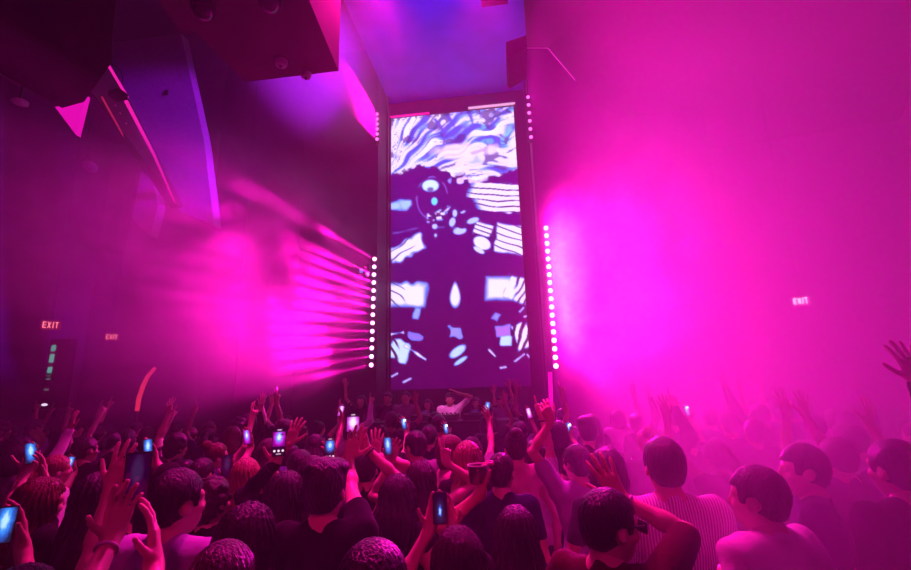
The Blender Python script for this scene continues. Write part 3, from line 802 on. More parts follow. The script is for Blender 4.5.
# hand poses: curl of index..little (three joints, degrees), spread, thumb (across, forward)
HANDS = {'open': (((6, 10, 8),) * 4, 11, (48, 12)), 'relaxed': (((22, 28, 18), (26, 32, 20), (30, 36, 22), (34, 40, 24)), 5, (35, 25)),
         'fist': (((78, 92, 60),) * 4, 1, (20, 62)), 'point': (((4, 6, 4), (78, 95, 60), (82, 95, 60), (82, 95, 60)), 2, (22, 60)),
         'two': (((4, 8, 5), (4, 8, 5), (80, 95, 60), (82, 95, 60)), 10, (22, 62)), 'horns': (((4, 8, 5), (80, 95, 60), (82, 95, 60), (6, 10, 6)), 6, (22, 60)),
         'grip': (((10, 14, 12), (10, 14, 12), (12, 16, 12), (14, 18, 14)), 7, (58, 22)), 'cup': (((30, 40, 34),) * 4, 6, (42, 34))}
def hand_prims(wr, f, n, th, pose, sc=1.0, detail=True):
    """hand at wrist WR: F towards the fingers, N out of the palm, TH towards the thumb side"""
    curls, spread, thumb = HANDS[pose]
    f, n, th = unit(f), unit(n), unit(th)
    out = []
    kn = [(.031, .090), (.010, .096), (-.011, .091), (-.031, .081)]
    ln = [(.044, .026, .021), (.048, .030, .022), (.045, .028, .022), (.035, .021, .019)]
    rr = [.0102, .0105, .0100, .0090]
    for i in range(4):
        t, l = kn[i]
        b = wr + (f * l + th * t) * sc
        out.append(cap(wr + (f * .012 + th * t * .62) * sc, b, .0150 * sc, .0128 * sc, .016 * sc))
        a = math.radians(spread * (1.3 - i) * .8)
        d0 = unit(f * math.cos(a) + th * math.sin(a))
        ang = 0
        q = b
        for j in range(3):
            ang += math.radians(curls[i][j])
            d = d0 * math.cos(ang) + n * math.sin(ang)
            e = q + d * ln[i][j] * sc * 1.05
            out.append(cap(q, e, (rr[i] - .0006 * j) * sc, (rr[i] - .0006 * (j + 1)) * sc, .005 * sc))
            q = e
    ta, tf = map(math.radians, thumb)
    b = wr + (f * .022 + th * .026) * sc
    d = unit(f * math.cos(ta) + th * math.sin(ta) * math.cos(tf) + n * math.sin(tf) * .9)
    e = b + d * .046 * sc
    out.append(cap(wr + (f * .010 + th * .012) * sc, e, .0165 * sc, .0115 * sc, .014 * sc))
    d2 = unit(d + f * .35 + n * .1)
    g = e + d2 * .032 * sc; out.append(cap(e, g, .0108 * sc, .0098 * sc, .006 * sc))
    out.append(cap(g, g + unit(d2 + f * .25) * .026 * sc, .0098 * sc, .0082 * sc, .006 * sc))
    return out
def ik(sh, wr, hint, l1=.295, l2=.265):
    d = wr - sh; L = np.linalg.norm(d)
    if L > (l1 + l2) * .995:
        wr = sh + d / L * (l1 + l2) * .995; d = wr - sh; L = np.linalg.norm(d)
    if L < .12:
        wr = sh + unit(d) * .12; d = wr - sh; L = .12
    a = (l1 * l1 - l2 * l2 + L * L) / (2 * L)
    h = math.sqrt(max(l1 * l1 - a * a, 0))
    u = unit(d); p = np.asarray(hint, float); p = p - u * (p @ u); p = unit(p)
    return sh + u * a + p * h, wr
# arm presets in the body's own frame for the right side (x mirrored for the left): wrist, elbow hint, hand, finger direction, palm normal
ARMS = {'down': ((.27, .03, .90), (.5, -1, 0), 'relaxed', (0, .12, -1), (-1, 0, 0)),
        'bent': ((.17, .30, 1.08), (.6, -.6, -.6), 'fist', (-.3, 1, .3), (-1, 0, 0)),
        'up': ((.26, .20, 1.93), (1, .2, -.2), 'open', (.08, .1, 1), (0, 1, 0)),
        'upfist': ((.22, .18, 1.92), (1, .2, -.2), 'fist', (0, .15, 1), (0, 1, 0)),
        'uppoint': ((.24, .20, 1.94), (1, .2, -.2), 'point', (0, .15, 1), (0, 1, 0)),
        'uptwo': ((.24, .20, 1.94), (1, .2, -.2), 'two', (0, .1, 1), (0, 1, 0)),
        'wave': ((.42, .18, 1.80), (1, -.2, -.6), 'open', (.25, .1, 1), (0, 1, 0)),
        'phone': ((.10, .33, 1.66), (1, -.2, -1), 'grip', (-.25, .0, 1), (0, -1, 0)),
        'head': ((.17, .05, 1.72), (1, -.2, .3), 'open', (-.8, .0, .5), (-1, 0, 0)),
        'hip': ((.25, .04, 1.0), (1, -.6, .1), 'relaxed', (-.6, .5, -.5), (-1, 0, 0))}
PEOPLE = []
HAND_AT = {}
def person(label, pos, h, yaw=0.0, hair='short', hc='black', top='black', sleeve=.5, skin_i=0, arms=('down', 'down'), turn=0.0, tilt=0.0, nod=0.0,
           lod=2, wide=1.0, group=None, female=False, collar=False, legs=True, wrist=(None, None), lean=0.0, seed=0, glasses=False, beard=False, base=0.0):
    """a standing person. POS: feet (x, y); H: height; YAW: 0 faces the stage (+y); LOD 0 nearest .. 3 far. ARMS: (left, right) preset names or dicts with world points"""
    rnd = random.Random(seed * 31 + 5)
    s = h / 1.737
    Rz = rotz(yaw)
    P0 = np.array([pos[0], pos[1], base])
    loc = lambda W: (np.asarray(W, float) - P0) @ Rz / s          # world -> body frame
    dirl = lambda D: np.asarray(D, float) @ Rz
    res_b = (.014, .017, .020, .026)[lod]; res_h = (.0058, .0075, .0105, .016)[lod]; res_a = (.0050, .0060, .0078, .012)[lod]
    res_c = (.011, .013, .017, .024)[lod]; res_hair = (.0062, .0080, .0115, .017)[lod]
    shw = .182 * wide * (.90 if female else 1.0)
    neck = V3(0, -.005 + lean * .3, 1.455); hd = V3(0, .02 + lean * .36, 1.612)
    Rh = rotz(math.radians(turn)) @ roty(math.radians(tilt)) @ rotx(math.radians(nod))
    hv = lambda x, y, z: neck + Rh @ (V3(x, y, z) + hd - neck)
    wv = lambda z: V3(0, lean * max(0, z - .95) * .65, z)
    ch = .9 if female else 1.0
    torso = [ell(wv(.96) + V3(0, 0, 0), (.165 * wide, .115, .13), k=.05), ell(wv(1.10), (.135 * wide * (.92 if female else 1.02), .098, .14), k=.06),
             ell(wv(1.29), (.162 * wide * ch, .108, .165), k=.06), cap(wv(1.405) + V3(-shw * .72, 0, 0), wv(1.405) + V3(shw * .72, 0, 0), .062, .062, .05),
             cap(wv(1.432) + V3(-.095, -.012, -.005), neck + V3(0, -.01, .022), .055, .050, .04), cap(wv(1.432) + V3(.095, -.012, -.005), neck + V3(0, -.01, .022), .055, .050, .04)]
    if female: torso += [ell(wv(1.285) + V3(sx * .07, .085, 0), (.062, .06, .065), k=.03) for sx in (-1, 1)]
    neckp = [cap(neck + V3(0, -.005, -.03), hv(0, -.025, -.05), .056 * (.88 if female else 1), .052 * (.9 if female else 1), .03)]
    headp = [ell(hv(0, -.012, .030), (.077, .096, .090), Rh, .02), ell(hv(0, .018, -.035), (.062, .078, .080), Rh, .04), cap(hv(0, .050, -.088), hv(0, .062, -.080), .028, .024, .035),
             cap(hv(0, .092, .018), hv(0, .108, -.022), .0075, .0125, .014), cap(hv(-.045, .066, .030), hv(.045, .066, .030), .017, .017, .02),
             cap(hv(-.02, .084, -.056), hv(.02, .084, -.056), .0075, .0075, .010), cap(hv(-.016, .084, -.067), hv(.016, .084, -.067), .008, .008, .010),
             ell(hv(-.046, .062, -.022), (.022, .026, .020), Rh, .02), ell(hv(.046, .062, -.022), (.022, .026, .020), Rh, .02)]
    for sx in (-1, 1):
        headp += [ell(hv(sx * .079, -.008, -.004), (.010, .019, .031), Rh @ roty(math.radians(-14 * sx)) @ rotx(math.radians(-8)), .006), cap(hv(sx * .074, .004, -.03), hv(sx * .076, .008, -.022), .008, .008, .006)]
    for sx in (-1, 1) if lod < 2 else ():
        headp += [ell(hv(sx * .031, .080, .012), (.0125, .011, .010), Rh, .004)]
    sh, body_arm, arm_chunks, sleeves = {}, [], [], []
    handinfo = {}
    for side, spec in zip((-1, 1), arms):
        if isinstance(spec, str):
            w0, hint, hp, fd, pn = ARMS[spec]
            jit = .0 if lod < 2 else .03
            wr = V3(w0[0] * side, w0[1], w0[2]) + V3(*[rnd.uniform(-jit, jit) for _ in range(3)]); hint = V3(hint[0] * side, *hint[1:]); fd = V3(fd[0] * side, *fd[1:]); pn = V3(pn[0] * side, *pn[1:])
        else:
            wr = loc(spec['wrist']); hint = dirl(spec.get('hint', (side, -.3, -.6))); hp = spec.get('hand', 'open'); fd = dirl(spec.get('f', (0, 0, 1))); pn = dirl(spec.get('n', (0, 1, 0)))
        S = wv(1.412) + V3(side * shw, 0, 0)
        if wr[2] > 1.45: S = S + V3(-side * .015, .01, .045)
        elb, wr2 = ik(S, wr, hint)
        if np.linalg.norm(wr2 - wr) > .04: print('REACH', label[:40], side, round(float(np.linalg.norm(wr2 - wr)), 2))
        wr = wr2
        fd = unit(fd); pn = unit(pn - fd * (pn @ fd))
        th = np.cross(fd, pn) * side
        hs = (.93 if female else 1.0)
        up = [cap(S, S + (elb - S) * .5, .056 * (.84 if female else 1), .047 * (.84 if female else 1), .05), cap(S + (elb - S) * .45, elb, .046 * (.84 if female else 1), .035 * (.86 if female else 1), .03)]
        fo = [cap(elb, elb + (wr - elb) * .35, .033 * (.88 if female else 1), .038 * (.86 if female else 1), .016), cap(elb + (wr - elb) * .3, wr, .038 * (.86 if female else 1), .0250, .016), cap(wr - (wr - elb) * .08, wr + fd * .03, .025, .022, .02, )]
        hp_ = hand_prims(wr, fd, pn, th, hp, hs)
        body_arm += up
        arm_chunks.append(grow(up + fo + hp_, res_a / s if lod < 3 else res_a))
        handinfo[side] = (P0 + s * (Rz @ wr), Rz @ fd, Rz @ pn, Rz @ th, s, P0 + s * (Rz @ elb))
        if sleeve > 0:
            st = [cap(S - (elb - S) * .05, S + (elb - S) * min(1, sleeve), .068 * (.86 if female else 1), .060 * (.85 if female else 1), .05)]
            if sleeve > .9: st += [cap(elb, elb + (wr - elb) * (.95 if sleeve > 1 else .3), .053, .038, .03)]
            sleeves += st
    legp = []
    for sx in (-1, 1):
        hip, kn, an = V3(sx * .085, 0, .90), V3(sx * .10, .02, .50), V3(sx * .11, -.015, .09)
        legp += [cap(hip, kn, .082, .056, .05), cap(kn, an, .054, .040, .03), cap(an + V3(0, -.01, -.04), V3(sx * .13, .17, .035), .038, .030, .03)]
    root = thing('person', label, 'person', (pos[0], pos[1], base), group)
    root.rotation_euler = (0, 0, yaw)
    body_chunks = [grow(torso + body_arm + neckp + legp, res_b), grow(neckp + headp, res_h)] + arm_chunks
    body = link('body', mesh_of('body', body_chunks, s), SKINS[skin_i], root)
    # eyes
    if lod < 2:
        for sx in (-1, 1):
            e = hv(sx * .031, .0845, .012) * s
            MB().ball(e, .0095 * s, 10, 8).build('eye', M_EYE, root, smooth=True)
    # top
    tp = []
    for p in torso[:4] + (torso[6:] if female else []):
        if p[0] == 'e': tp.append(ell(p[1][0], p[1][1] + .013, None, .05))
        else: tp.append(cap(p[1][0], p[1][1], p[1][2] + .013, p[1][3] + .013, .05))
    if sleeve > .05 or collar:
        for p in torso[4:6]: tp.append(cap(p[1][0], p[1][0] + (p[1][1] - p[1][0]) * .86, p[1][2] + .012, p[1][3] + .009, .03))
    tp.append(ell(wv(.94), (.178 * wide, .128, .12), k=.05))
    if collar:
        for k in range(10):
            a0, a1 = k * .628, (k + 1) * .628
            q = lambda a: neck + V3(.066 * math.cos(a), .062 * math.sin(a), .012 - .012 * math.sin(a))
            tp.append(cap(q(a0), q(a1), .014, .014, .012))
    tp += sleeves
    fr = rnd.uniform(0, 6)
    def fold(F, X):
        x, y, z = X
        return F + .0035 * np.sin(38 * z + 9 * np.sin(7 * x + fr) + 5 * y) * np.sin(11 * x + 13 * y + fr) + .003 * np.sin(60 * x + 25 * z + fr * 2)
    link('shirt' if sleeve else 'vest_top', mesh_of('shirt', [grow(tp, res_c, fold)], s), CLOTHS[top], root)
    # trousers and shoes
    if legs:
        tr = [ell(wv(.95), (.172 * wide, .122, .12), k=.05)]
        for sx in (-1, 1):
            tr += [cap(V3(sx * .085, 0, .90), V3(sx * .10, .02, .50), .094, .068, .05), cap(V3(sx * .10, .02, .50), V3(sx * .11, -.012, .12), .068, .058, .03)]
        link('trousers', mesh_of('trousers', [grow(tr, .022 if lod < 2 else .03)], s), M_TROUSER[rnd.randint(0, 1)], root)
        for sx in (-1, 1):
            link('shoe', mesh_of('shoe', [grow([cap(V3(sx * .11, -.03, .055), V3(sx * .13, .17, .046), .046, .040, .03), cap(V3(sx * .11, -.02, .06), V3(sx * .11, -.02, .12), .044, .046, .03)], .018)], s), M_SHOE, root)
    # hair
    if hair != 'bald':
        hp, cut = [], None
        if hair in ('short', 'crop', 'side'):
            g = .010 if hair == 'crop' else .020
            hp = [ell(hv(0, -.016, .034), (.077 + g * .75, .094 + g, .090 + g), Rh, .03), ell(hv(0, -.062, -.020), (.064, .046, .066), Rh, .03)]
            if hair == 'side': hp += [ell(hv(.012, .03, .100), (.082, .075, .045), Rh, .03), ell(hv(-.02, -.03, .105), (.07, .07, .042), Rh, .03)]
            fy, fz, amp, low = .052, .055, .0015, -.07
        elif hair == 'curly':
            hp = [ell(hv(0, -.02, .045), (.105, .118, .112), Rh, .03), ell(hv(0, -.07, -.025), (.09, .06, .08), Rh, .03)]
            fy, fz, amp, low = .062, .05, .009, -.11
        elif hair in ('bun', 'tail'):
            hp = [ell(hv(0, -.014, .036), (.088, .106, .100), Rh, .03), ell(hv(0, -.06, -.02), (.066, .05, .066), Rh, .03)]
            if hair == 'bun': hp += [ell(hv(0, -.10, .115), (.052, .052, .048), Rh, .012)]
            else: hp += [cap(hv(0, -.12, .05), hv(0, -.165, -.03), .028, .038, .02), cap(hv(0, -.165, -.03), hv(0, -.13, -.24), .038, .014, .03)]
            fy, fz, amp, low = .056, .058, .0030, -.075
        elif hair == 'bob':
            hp = [ell(hv(0, -.016, .034), (.098, .114, .108), Rh, .03), ell(hv(0, -.035, -.055), (.108, .092, .10), Rh, .04)]
            fy, fz, amp, low = .052, .058, .0020, -.15
        elif hair == 'cap':
            hp = [ell(hv(0, -.012, .036), (.090, .108, .100), Rh, .02), ell(hv(0, -.06, -.02), (.064, .046, .06), Rh, .03), cap(hv(-.05, .10, .055), hv(.05, .10, .055), .012, .012, .02), cap(hv(-.035, .155, .045), hv(.035, .155, .045), .010, .010, .05)]
            fy, fz, amp, low = .30, .0, .0, -.05
        else:   # long
            L = {'long': .34, 'verylong': .46, 'mid': .22}[hair]
            bk = wv(1.40)[1]
            hp = [ell(hv(0, -.016, .034), (.094, .112, .106), Rh, .03), cap(hv(0, -.045, -.02), V3(hv(0, -.06, -.02)[0], bk - .085, 1.60 - L * .5), .098, .112, .05, 1.35),
                  cap(V3(hv(0, -.06, -.02)[0], bk - .085, 1.60 - L * .5), V3(hv(0, -.06, 0)[0] * .6, bk - .118, 1.60 - L), .110, .075, .05, 1.7)]
            for sx in (-1, 1):
                hp += [cap(hv(sx * .068, .010, .03), hv(sx * .088, .000, -.12), .034, .034, .03), cap(hv(sx * .088, 0, -.12), V3(sx * .105, bk - .05, 1.60 - L * .75), .036, .030, .04)]
            fy, fz, amp, low = .048, .06, .0045, -9
        ph = rnd.uniform(0, 6)
        Ri = Rh
        def shape(F, X):
            x, y, z = np.broadcast_arrays(*X)
            q = (np.stack([x, y, z], -1) - neck) @ Ri - (hd - neck)
            a = np.arctan2(q[..., 0], -q[..., 1])
            if hair == 'curly': F = F + amp * np.sin(70 * q[..., 0] + 2 * np.sin(60 * q[..., 2])) * np.sin(70 * q[..., 1] + ph) + amp * .7 * np.sin(75 * q[..., 2] + 30 * q[..., 0])
            elif hair in ('short', 'side', 'crop'): F = F + amp * (np.sin(34 * a + 30 * q[..., 2] + ph + 3 * np.sin(40 * q[..., 2] + ph)) + np.sin(90 * q[..., 1] + 50 * q[..., 0] + ph) * np.sin(70 * q[..., 2] + 2 * ph))
            elif amp: F = F + amp * np.sin(26 * a + 14 * q[..., 2] + ph + 2 * np.sin(25 * q[..., 2])) + amp * .6 * np.sin(47 * a + ph * 3 - 20 * q[..., 2])
            # open the face: forward of the ears and below the fringe
            face = np.minimum.reduce([q[..., 1] - fy + .25 * np.maximum(0, .05 - np.abs(q[..., 0])) * 0, fz - q[..., 2] + .0 * a])
            F = np.maximum(F, face)
            if low > -1: F = np.maximum(F, (low - q[..., 2]))
            if hair in ('short', 'crop', 'side'):
                ear = .030 - np.sqrt((q[..., 1] + .006) ** 2 + (q[..., 2] + .006) ** 2)
                F = np.maximum(F, np.where(np.abs(q[..., 0]) > .05, ear, -1))
                F = np.maximum(F, np.minimum(q[..., 1] + .005, -.012 - q[..., 2]))
            return F
        link('cap' if hair == 'cap' else 'hair', mesh_of('hair', [grow(hp, res_hair, shape)], s), CLOTHS['black'] if hair == 'cap' else HAIRS[hc], root)
    if beard:
        bp = [cap(hv(-.056, .035, -.070), hv(0, .074, -.100), .014, .020, .02), cap(hv(.056, .035, -.070), hv(0, .074, -.100), .014, .020, .02)]
        link('beard', mesh_of('beard', [grow(bp, res_h)], s), HAIRS[hc], root)
    if glasses:
        g = lambda x, y, z: Vector(hv(x, y, z) * s)
        gf = MB().tube([g(-.01, .112, .014), g(.01, .112, .014)], .0035 * s, 6).build('glasses', M_PLASTIC, root)
        for sx in (-1, 1):
            MB().tube([g(sx * .082, -.01, .022), g(sx * .080, .06, .020), g(sx * .066, .102, .016)], .0045 * s, 6).build('temple', M_PLASTIC, gf)
        for sx in (-1, 1):
            MB().obox(g(sx * .036, .112, .008), Vector(Rh @ V3(.031, 0, 0)) * s, Vector(Rh @ V3(0, .0035, 0)) * s, Vector(Rh @ V3(0, 0, .021)) * s).build('dark_lens', M_LENS, gf, bevel=.003)
    for i, wc in enumerate(wrist):
        if wc:
            W, f, n, th, sc, E_ = handinfo[(-1, 1)[i]]
            ax = unit(W - E_); c = (W - ax * .035 - P0) @ Rz
            axl = ax @ Rz
            pts = []
            u = unit(np.cross(axl, [0, 0, 1.0] if abs(axl[2]) < .9 else [1.0, 0, 0])); v = np.cross(axl, u)
            for k in range(17): pts.append(Vector(c + (u * math.cos(k * math.pi / 8) + v * math.sin(k * math.pi / 8)) * .031))
            MB().tube(pts, .0055, 6, caps=False).build('bracelet', M_WHITEPL if wc == 'white' else M_PLASTIC, root, smooth=True)
    PEOPLE.append((root, pos, h))
    return handinfo

# ------------------------------------------------------------------ things people hold
def phone_screen(name, kind, k=1.0):
    m, nt, b = node_mat(name)
    b.inputs['Base Color'].default_value = (.01, .01, .012, 1); b.inputs['Roughness'].default_value = .15
    tc = nt.nodes.new('ShaderNodeTexCoord'); mp = nt.nodes.new('ShaderNodeMapping')
    mp.inputs['Location'].default_value = (-.5, -.5, -.62 if kind != 'orb' else -.40); 
    vm = nt.nodes.new('ShaderNodeVectorMath'); vm.operation = 'MULTIPLY'; vm.inputs[1].default_value = (2.6, 0, 2.0)
    ln = nt.nodes.new('ShaderNodeVectorMath'); ln.operation = 'LENGTH'
    nz = nt.nodes.new('ShaderNodeTexNoise'); nz.inputs['Scale'].default_value = 7
    ad = nt.nodes.new('ShaderNodeMath'); ad.operation = 'MULTIPLY_ADD'; ad.inputs[1].default_value = .55
    cr = nt.nodes.new('ShaderNodeValToRGB'); e = cr.color_ramp.elements
    cols = {'show': [(.25, (.75, .80, 1)), (.55, (.10, .25, 1)), (.85, (.55, .02, .75)), (1.25, (.25, .0, .22))],
            'blue': [(.30, (.45, .75, 1)), (.60, (.04, .28, 1)), (.95, (.02, .10, .55)), (1.3, (.01, .01, .05))],
            'pale': [(.35, (1, .80, 1)), (.70, (.75, .45, 1)), (1.0, (.70, .08, .75)), (1.3, (.4, .02, .4))],
            'orb': [(.16, (.35, .60, 1)), (.26, (.03, .12, .9)), (.42, (.01, .01, .06)), (1.0, (.008, .0, .012))],
            'dark': [(.4, (.03, .01, .06)), (.8, (.02, .0, .03)), (1.0, (.012, .0, .02)), (1.2, (.01, 0, .012))]}[kind]
    e[0].position, e[1].position = cols[0][0] / 1.5, cols[3][0] / 1.5
    e[0].color, e[1].color = (*cols[0][1], 1), (*cols[3][1], 1)
    for p_, c_ in cols[1:3]:
        q = e.new(p_ / 1.5); q.color = (*c_, 1)
    nt.links.new(tc.outputs['Generated'], mp.inputs[0]); nt.links.new(mp.outputs[0], vm.inputs[0]); nt.links.new(vm.outputs[0], ln.inputs[0])
    nt.links.new(tc.outputs['Generated'], nz.inputs['Vector']); nt.links.new(nz.outputs[0], ad.inputs[0]); 
    dv = nt.nodes.new('ShaderNodeMath'); dv.operation = 'DIVIDE'; dv.inputs[1].default_value = 1.5
    nt.links.new(ln.outputs['Value'], ad.inputs[2]); nt.links.new(ad.outputs[0], dv.inputs[0])
    sb = nt.nodes.new('ShaderNodeMath'); sb.operation = 'SUBTRACT'; sb.inputs[1].default_value = .18
    nt.links.new(dv.outputs[0], sb.inputs[0]); nt.links.new(sb.outputs[0], cr.inputs[0])
    nt.links.new(cr.outputs[0], b.inputs['Emission Color']); b.inputs['Emission Strength'].default_value = 1.15 * k
    m.cycles.emission_sampling = 'NONE'
    return m
PH = {k: phone_screen('phone_picture_' + k, k) for k in ('show', 'blue', 'pale', 'dark', 'orb')}
M_ICON = glow('phone_icon', (1, .85, .95), 1.0, sample=False)
M_TORCH = glow('phone_torch', (.85, .75, 1), 5.0, sample=False)
def phone(label, c, kind='show', up=(0, 0, 1), face=None, size=1.0, icons=False, torch=False):
    """portrait phone centred at C, its screen turned to FACE (default: the camera side)"""
    c = Vector(c); up = Vector(up).normalized()
    fz = Vector(face) if face else (EYE - c) * Vector((1, 1, .3))
    fz = (fz - up * fz.dot(up)).normalized()
    sx = up.cross(fz).normalized()
    o = thing('phone', label, 'phone', c)
    o.rotation_euler = Matrix((sx, -fz, up)).transposed().to_euler()
    hw, hh = .0375 * size, .0775 * size
    MB().box((-hw, -.004, -hh), (hw, .004, hh)).build('body', M_PLASTIC, o, bevel=.0025)
    if icons:
        so = MB().box((-hw * .92, -.0048, -hh * .95), (hw * .92, -.0041, hh * .95)).build('screen', PH['dark'], o)
        MB().box((-hw * .90, -.0052, -hh * .30), (hw * .90, -.0049, hh * .72)).build('picture', PH[kind], so)
    else:
        MB().box((-hw * .90, -.0048, -hh * .93), (hw * .90, -.0041, hh * .93)).build('screen', PH[kind], o)
    MB().box((hw * .1, .004, hh * .45), (hw * .85, .0065, hh * .9)).build('camera_bump', M_METAL, o)
    if icons:
        for x in (-.6, 0, .6): MB().lathe([(.0065, 0), (.0065, .001)], c=(x * hw, -.0048, -hh * .62), axis=(0, -1, 0), seg=12).build('record_button', M_ICON, so)
        MB().box((-hw * .35, -.0056, -hh * .86), (hw * .35, -.0049, -hh * .82)).build('home_bar', M_ICON, so)
        MB().box((-hw * .3, -.0056, hh * .84), (hw * .3, -.0049, hh * .89)).build('timer_bar', M_ICON, so)
    if torch: MB().ball((hw * .5, -.006, hh * .6), .012, 10, 6).build('torch', M_TORCH, o)
    return o
def place(u, v, d, fudge=.012):
    p = at_d(u, v, d)
    return (p.x, p.y), p.z - fudge
def W(u, v, d): return tuple(at_d(u, v, d))
def hold(u, v, d, side, hand='grip', tilt=0.0, drop=.085, out=.030):
    """arm that holds a phone whose centre is at pixel (u, v), depth d"""
    c = at_d(u, v, d)
    wr = c + RX * (side * (out + .012)) + Vector((0, .038, -drop - .012))
    return dict(wrist=tuple(wr), hand=hand, f=(-side * .30 + tilt, .02, 1), n=(-side * .45, -.9, 0), hint=(side * .7, -.1, -1))
def raised(u, v, d, hand='open', f=(0, .1, 1), n=(0, 1, 0), hint=None):
    r = dict(wrist=W(u, v, d), hand=hand, f=f, n=n)
    if hint: r['hint'] = hint
    return r
R_ = math.radians

# ------------------------------------------------------------------ people one can tell apart, nearest first
p, h = place(600, 489, 1.72)
person('man in dark glasses and red shirt, arm raised with open hand over his head', p, h, R_(-38), 'short', 'black', 'red', .9, 0,
       ('down', raised(620, 499, 1.86, 'open', (-.42, .15, .9), (.1, 1, 0), (1, -.4, -.5))), turn=-28, nod=-4, lod=0, collar=True, glasses=True, wrist=(None, 'white'), seed=1, wide=1.05)
p, h = place(457, 527, 1.66)
person('woman with long straight dark hair filming on a phone with glowing blue circle', p, h, R_(3), 'long', 'brown', 'black', .5, 0,
       (hold(440, 509, 1.92, -1, drop=.075, out=.040), hold(440, 509, 1.92, 1, drop=.08, out=.040)), lod=0, female=True, seed=2)
phone('black phone with a round blue glow held before the long straight dark hair', at_d(440, 508, 1.92), 'orb', icons=False, size=.82)
p, h = place(515, 506, 2.02)
person('woman with long dark hair holding up a clear cup', p, h, R_(4), 'verylong', 'black', 'black', .5, 1,
       (raised(482, 493, 2.02, 'cup', (-.1, .2, 1), (.75, .2, .1), (-.2, .1, -1)), 'down'), lod=0, female=True, seed=3)
cupp = at_d(478, 474, 2.04)
cup = thing('plastic_cup', 'clear plastic cup of pink drink held up beside the short-haired man in navy', 'cup', cupp)
M_CUP = mat('clear_cup_plastic', (.95, .8, .9), .06, .6); M_CUP.node_tree.nodes['Principled BSDF'].inputs['Transmission Weight'].default_value = .95
MB().lathe([(.032, -.04), (.036, -.038), (.047, .038), (.045, .038), (.034, -.034), (.0, -.034)], seg=24).build('cup_wall', M_CUP, cup, smooth=True)
MB().lathe([(.033, -.033), (.041, .018), (.0, .018)], seg=20).build('drink', mat('pink_drink', (.9, .45, .65), .2, .5), cup, smooth=False)
MB().tube([(.046 * math.cos(k * .393), .046 * math.sin(k * .393), .038) for k in range(17)], .0032, 6, caps=False).build('rim', M_WHITEPL, cup, smooth=True)
p, h = place(372, 541, 1.25)
person('person with rounded dark bob whose crown fills the lower frame edge', p, h, R_(0), 'bob', 'black', 'black', .5, 0, ('down', 'down'), lod=0, female=True, seed=5)
p, h = place(223, 542, 1.40)
person('person with dark bob cut off by the frame below the clubber with swept hair', p, h, R_(8), 'bob', 'brown', 'black', .5, 0, ('down', 'down'), lod=0, female=True, seed=6)
p, h = place(243, 503, 1.70)
person('clubber with swept dark hair and black top directly before the tall person in black jacket', p, h, R_(-12), 'mid', 'black', 'black', .5, 0, ('down', 'down'), tilt=6, lod=0, seed=7, female=True)
p, h = place(325, 461, 2.10)
person('broad man in black T-shirt, arm up steadying the brightest pink phone', p, h, R_(2), 'side', 'black', 'black', .5, 0,
       ('down', hold(353, 428, 2.64, -1, drop=.10, out=.035)), lod=0, wide=1.06, seed=8)
p, h = place(176, 470, 1.95)
person('man with thick dark hair and lilac collared shirt, seen from behind', p, h, R_(-6), 'short', 'black', 'lilac', .5, 0, ('down', 'down'), turn=-18, lod=0, collar=True, wide=1.05, seed=9)
p, h = place(286, 471, 2.45)
person('tall person in black jacket with very long dark hair, holding up a filming phone', p, h, R_(0), 'verylong', 'black', 'black', 1.2, 0,
       (hold(279, 444, 2.62, -1, drop=.10, out=.025), 'down'), lod=0, wrist=('black', None), seed=10, female=True)
phone('filming phone with three record buttons above the very long dark hair', at_d(279, 442, 2.62), 'show', icons=True, size=1.0)
p, h = place(36, 476, 2.4)
person('woman with long auburn hair holding a small phone up in both hands', p, h, R_(-18), 'long', 'auburn', 'black', .5, 0,
       (hold(31, 456, 2.75, -1, drop=.08, out=.045), hold(31, 456, 2.75, 1, drop=.08, out=.045)), tilt=14, lod=0, female=True, seed=11)
phone('small lit phone held in both hands over the long auburn hair', at_d(31, 453, 2.75), 'blue', size=.8, up=(-.25, 0, 1))
p, h = place(101, 472, 2.2)
person('woman with very long black hair behind a raised bare arm', p, h, R_(-8), 'verylong', 'black', 'black', .5, 1, ('down', 'down'), lod=0, female=True, seed=12)
p, h = place(22, 566, 1.45)
person('person low at the frame corner stretching one bare arm and open hand high', p, h, R_(-14), 'bob', 'black', 'black', 0, 0,
       ('down', raised(123, 461, 1.72, 'open', (.22, .1, 1), (-.3, 1, 0), (.4, -.3, -.8))), lod=0, female=True, seed=13)
p, h = place(100, 600, 1.02)
person('person below the frame edge lifting a dark phone in two ringed hands', p, h, R_(2), 'short', 'black', 'black', 0, 0,
       (dict(wrist=W(121, 519, 1.53), hand='grip', f=(.16, .03, 1), n=(.85, -.5, 0), hint=(-.6, -.2, -1)), dict(wrist=W(153, 520, 1.53), hand='grip', f=(-.12, .03, 1), n=(-.85, -.5, 0), hint=(.5, -.2, -1))), lod=0, wrist=('white', None), seed=14)
phone('dark unlit phone between two raised hands beside the lilac collared shirt', at_d(137, 476, 1.545), 'dark', size=1.0)
p, h = place(-70, 505, 1.75)
person('person mostly out of frame holding a bright blue phone into view', p, h, R_(-10), 'short', 'black', 'black', .5, 1,
       ('down', hold(6, 525, 1.82, 1, drop=.08, out=.03)), lod=1, seed=15)
phone('bright blue phone cut by the frame edge below the auburn hair', at_d(4, 525, 1.80), 'blue', size=.9, up=(.12, 0, 1))
p, h = place(397, 474, 2.50)
person('dark-haired woman, bare arm up steadying the brightest phone from its far side', p, h, R_(-3), 'mid', 'black', 'black', .12, 0,
       (hold(354, 429, 2.64, 1, drop=.10, out=.045), 'down'), lod=0, female=True, wrist=('black', None), seed=16)
phone('brightest phone showing a pink and white stage picture, held by two people', at_d(353, 427, 2.58), 'pale', icons=True)
p, h = place(500, 452, 2.92)
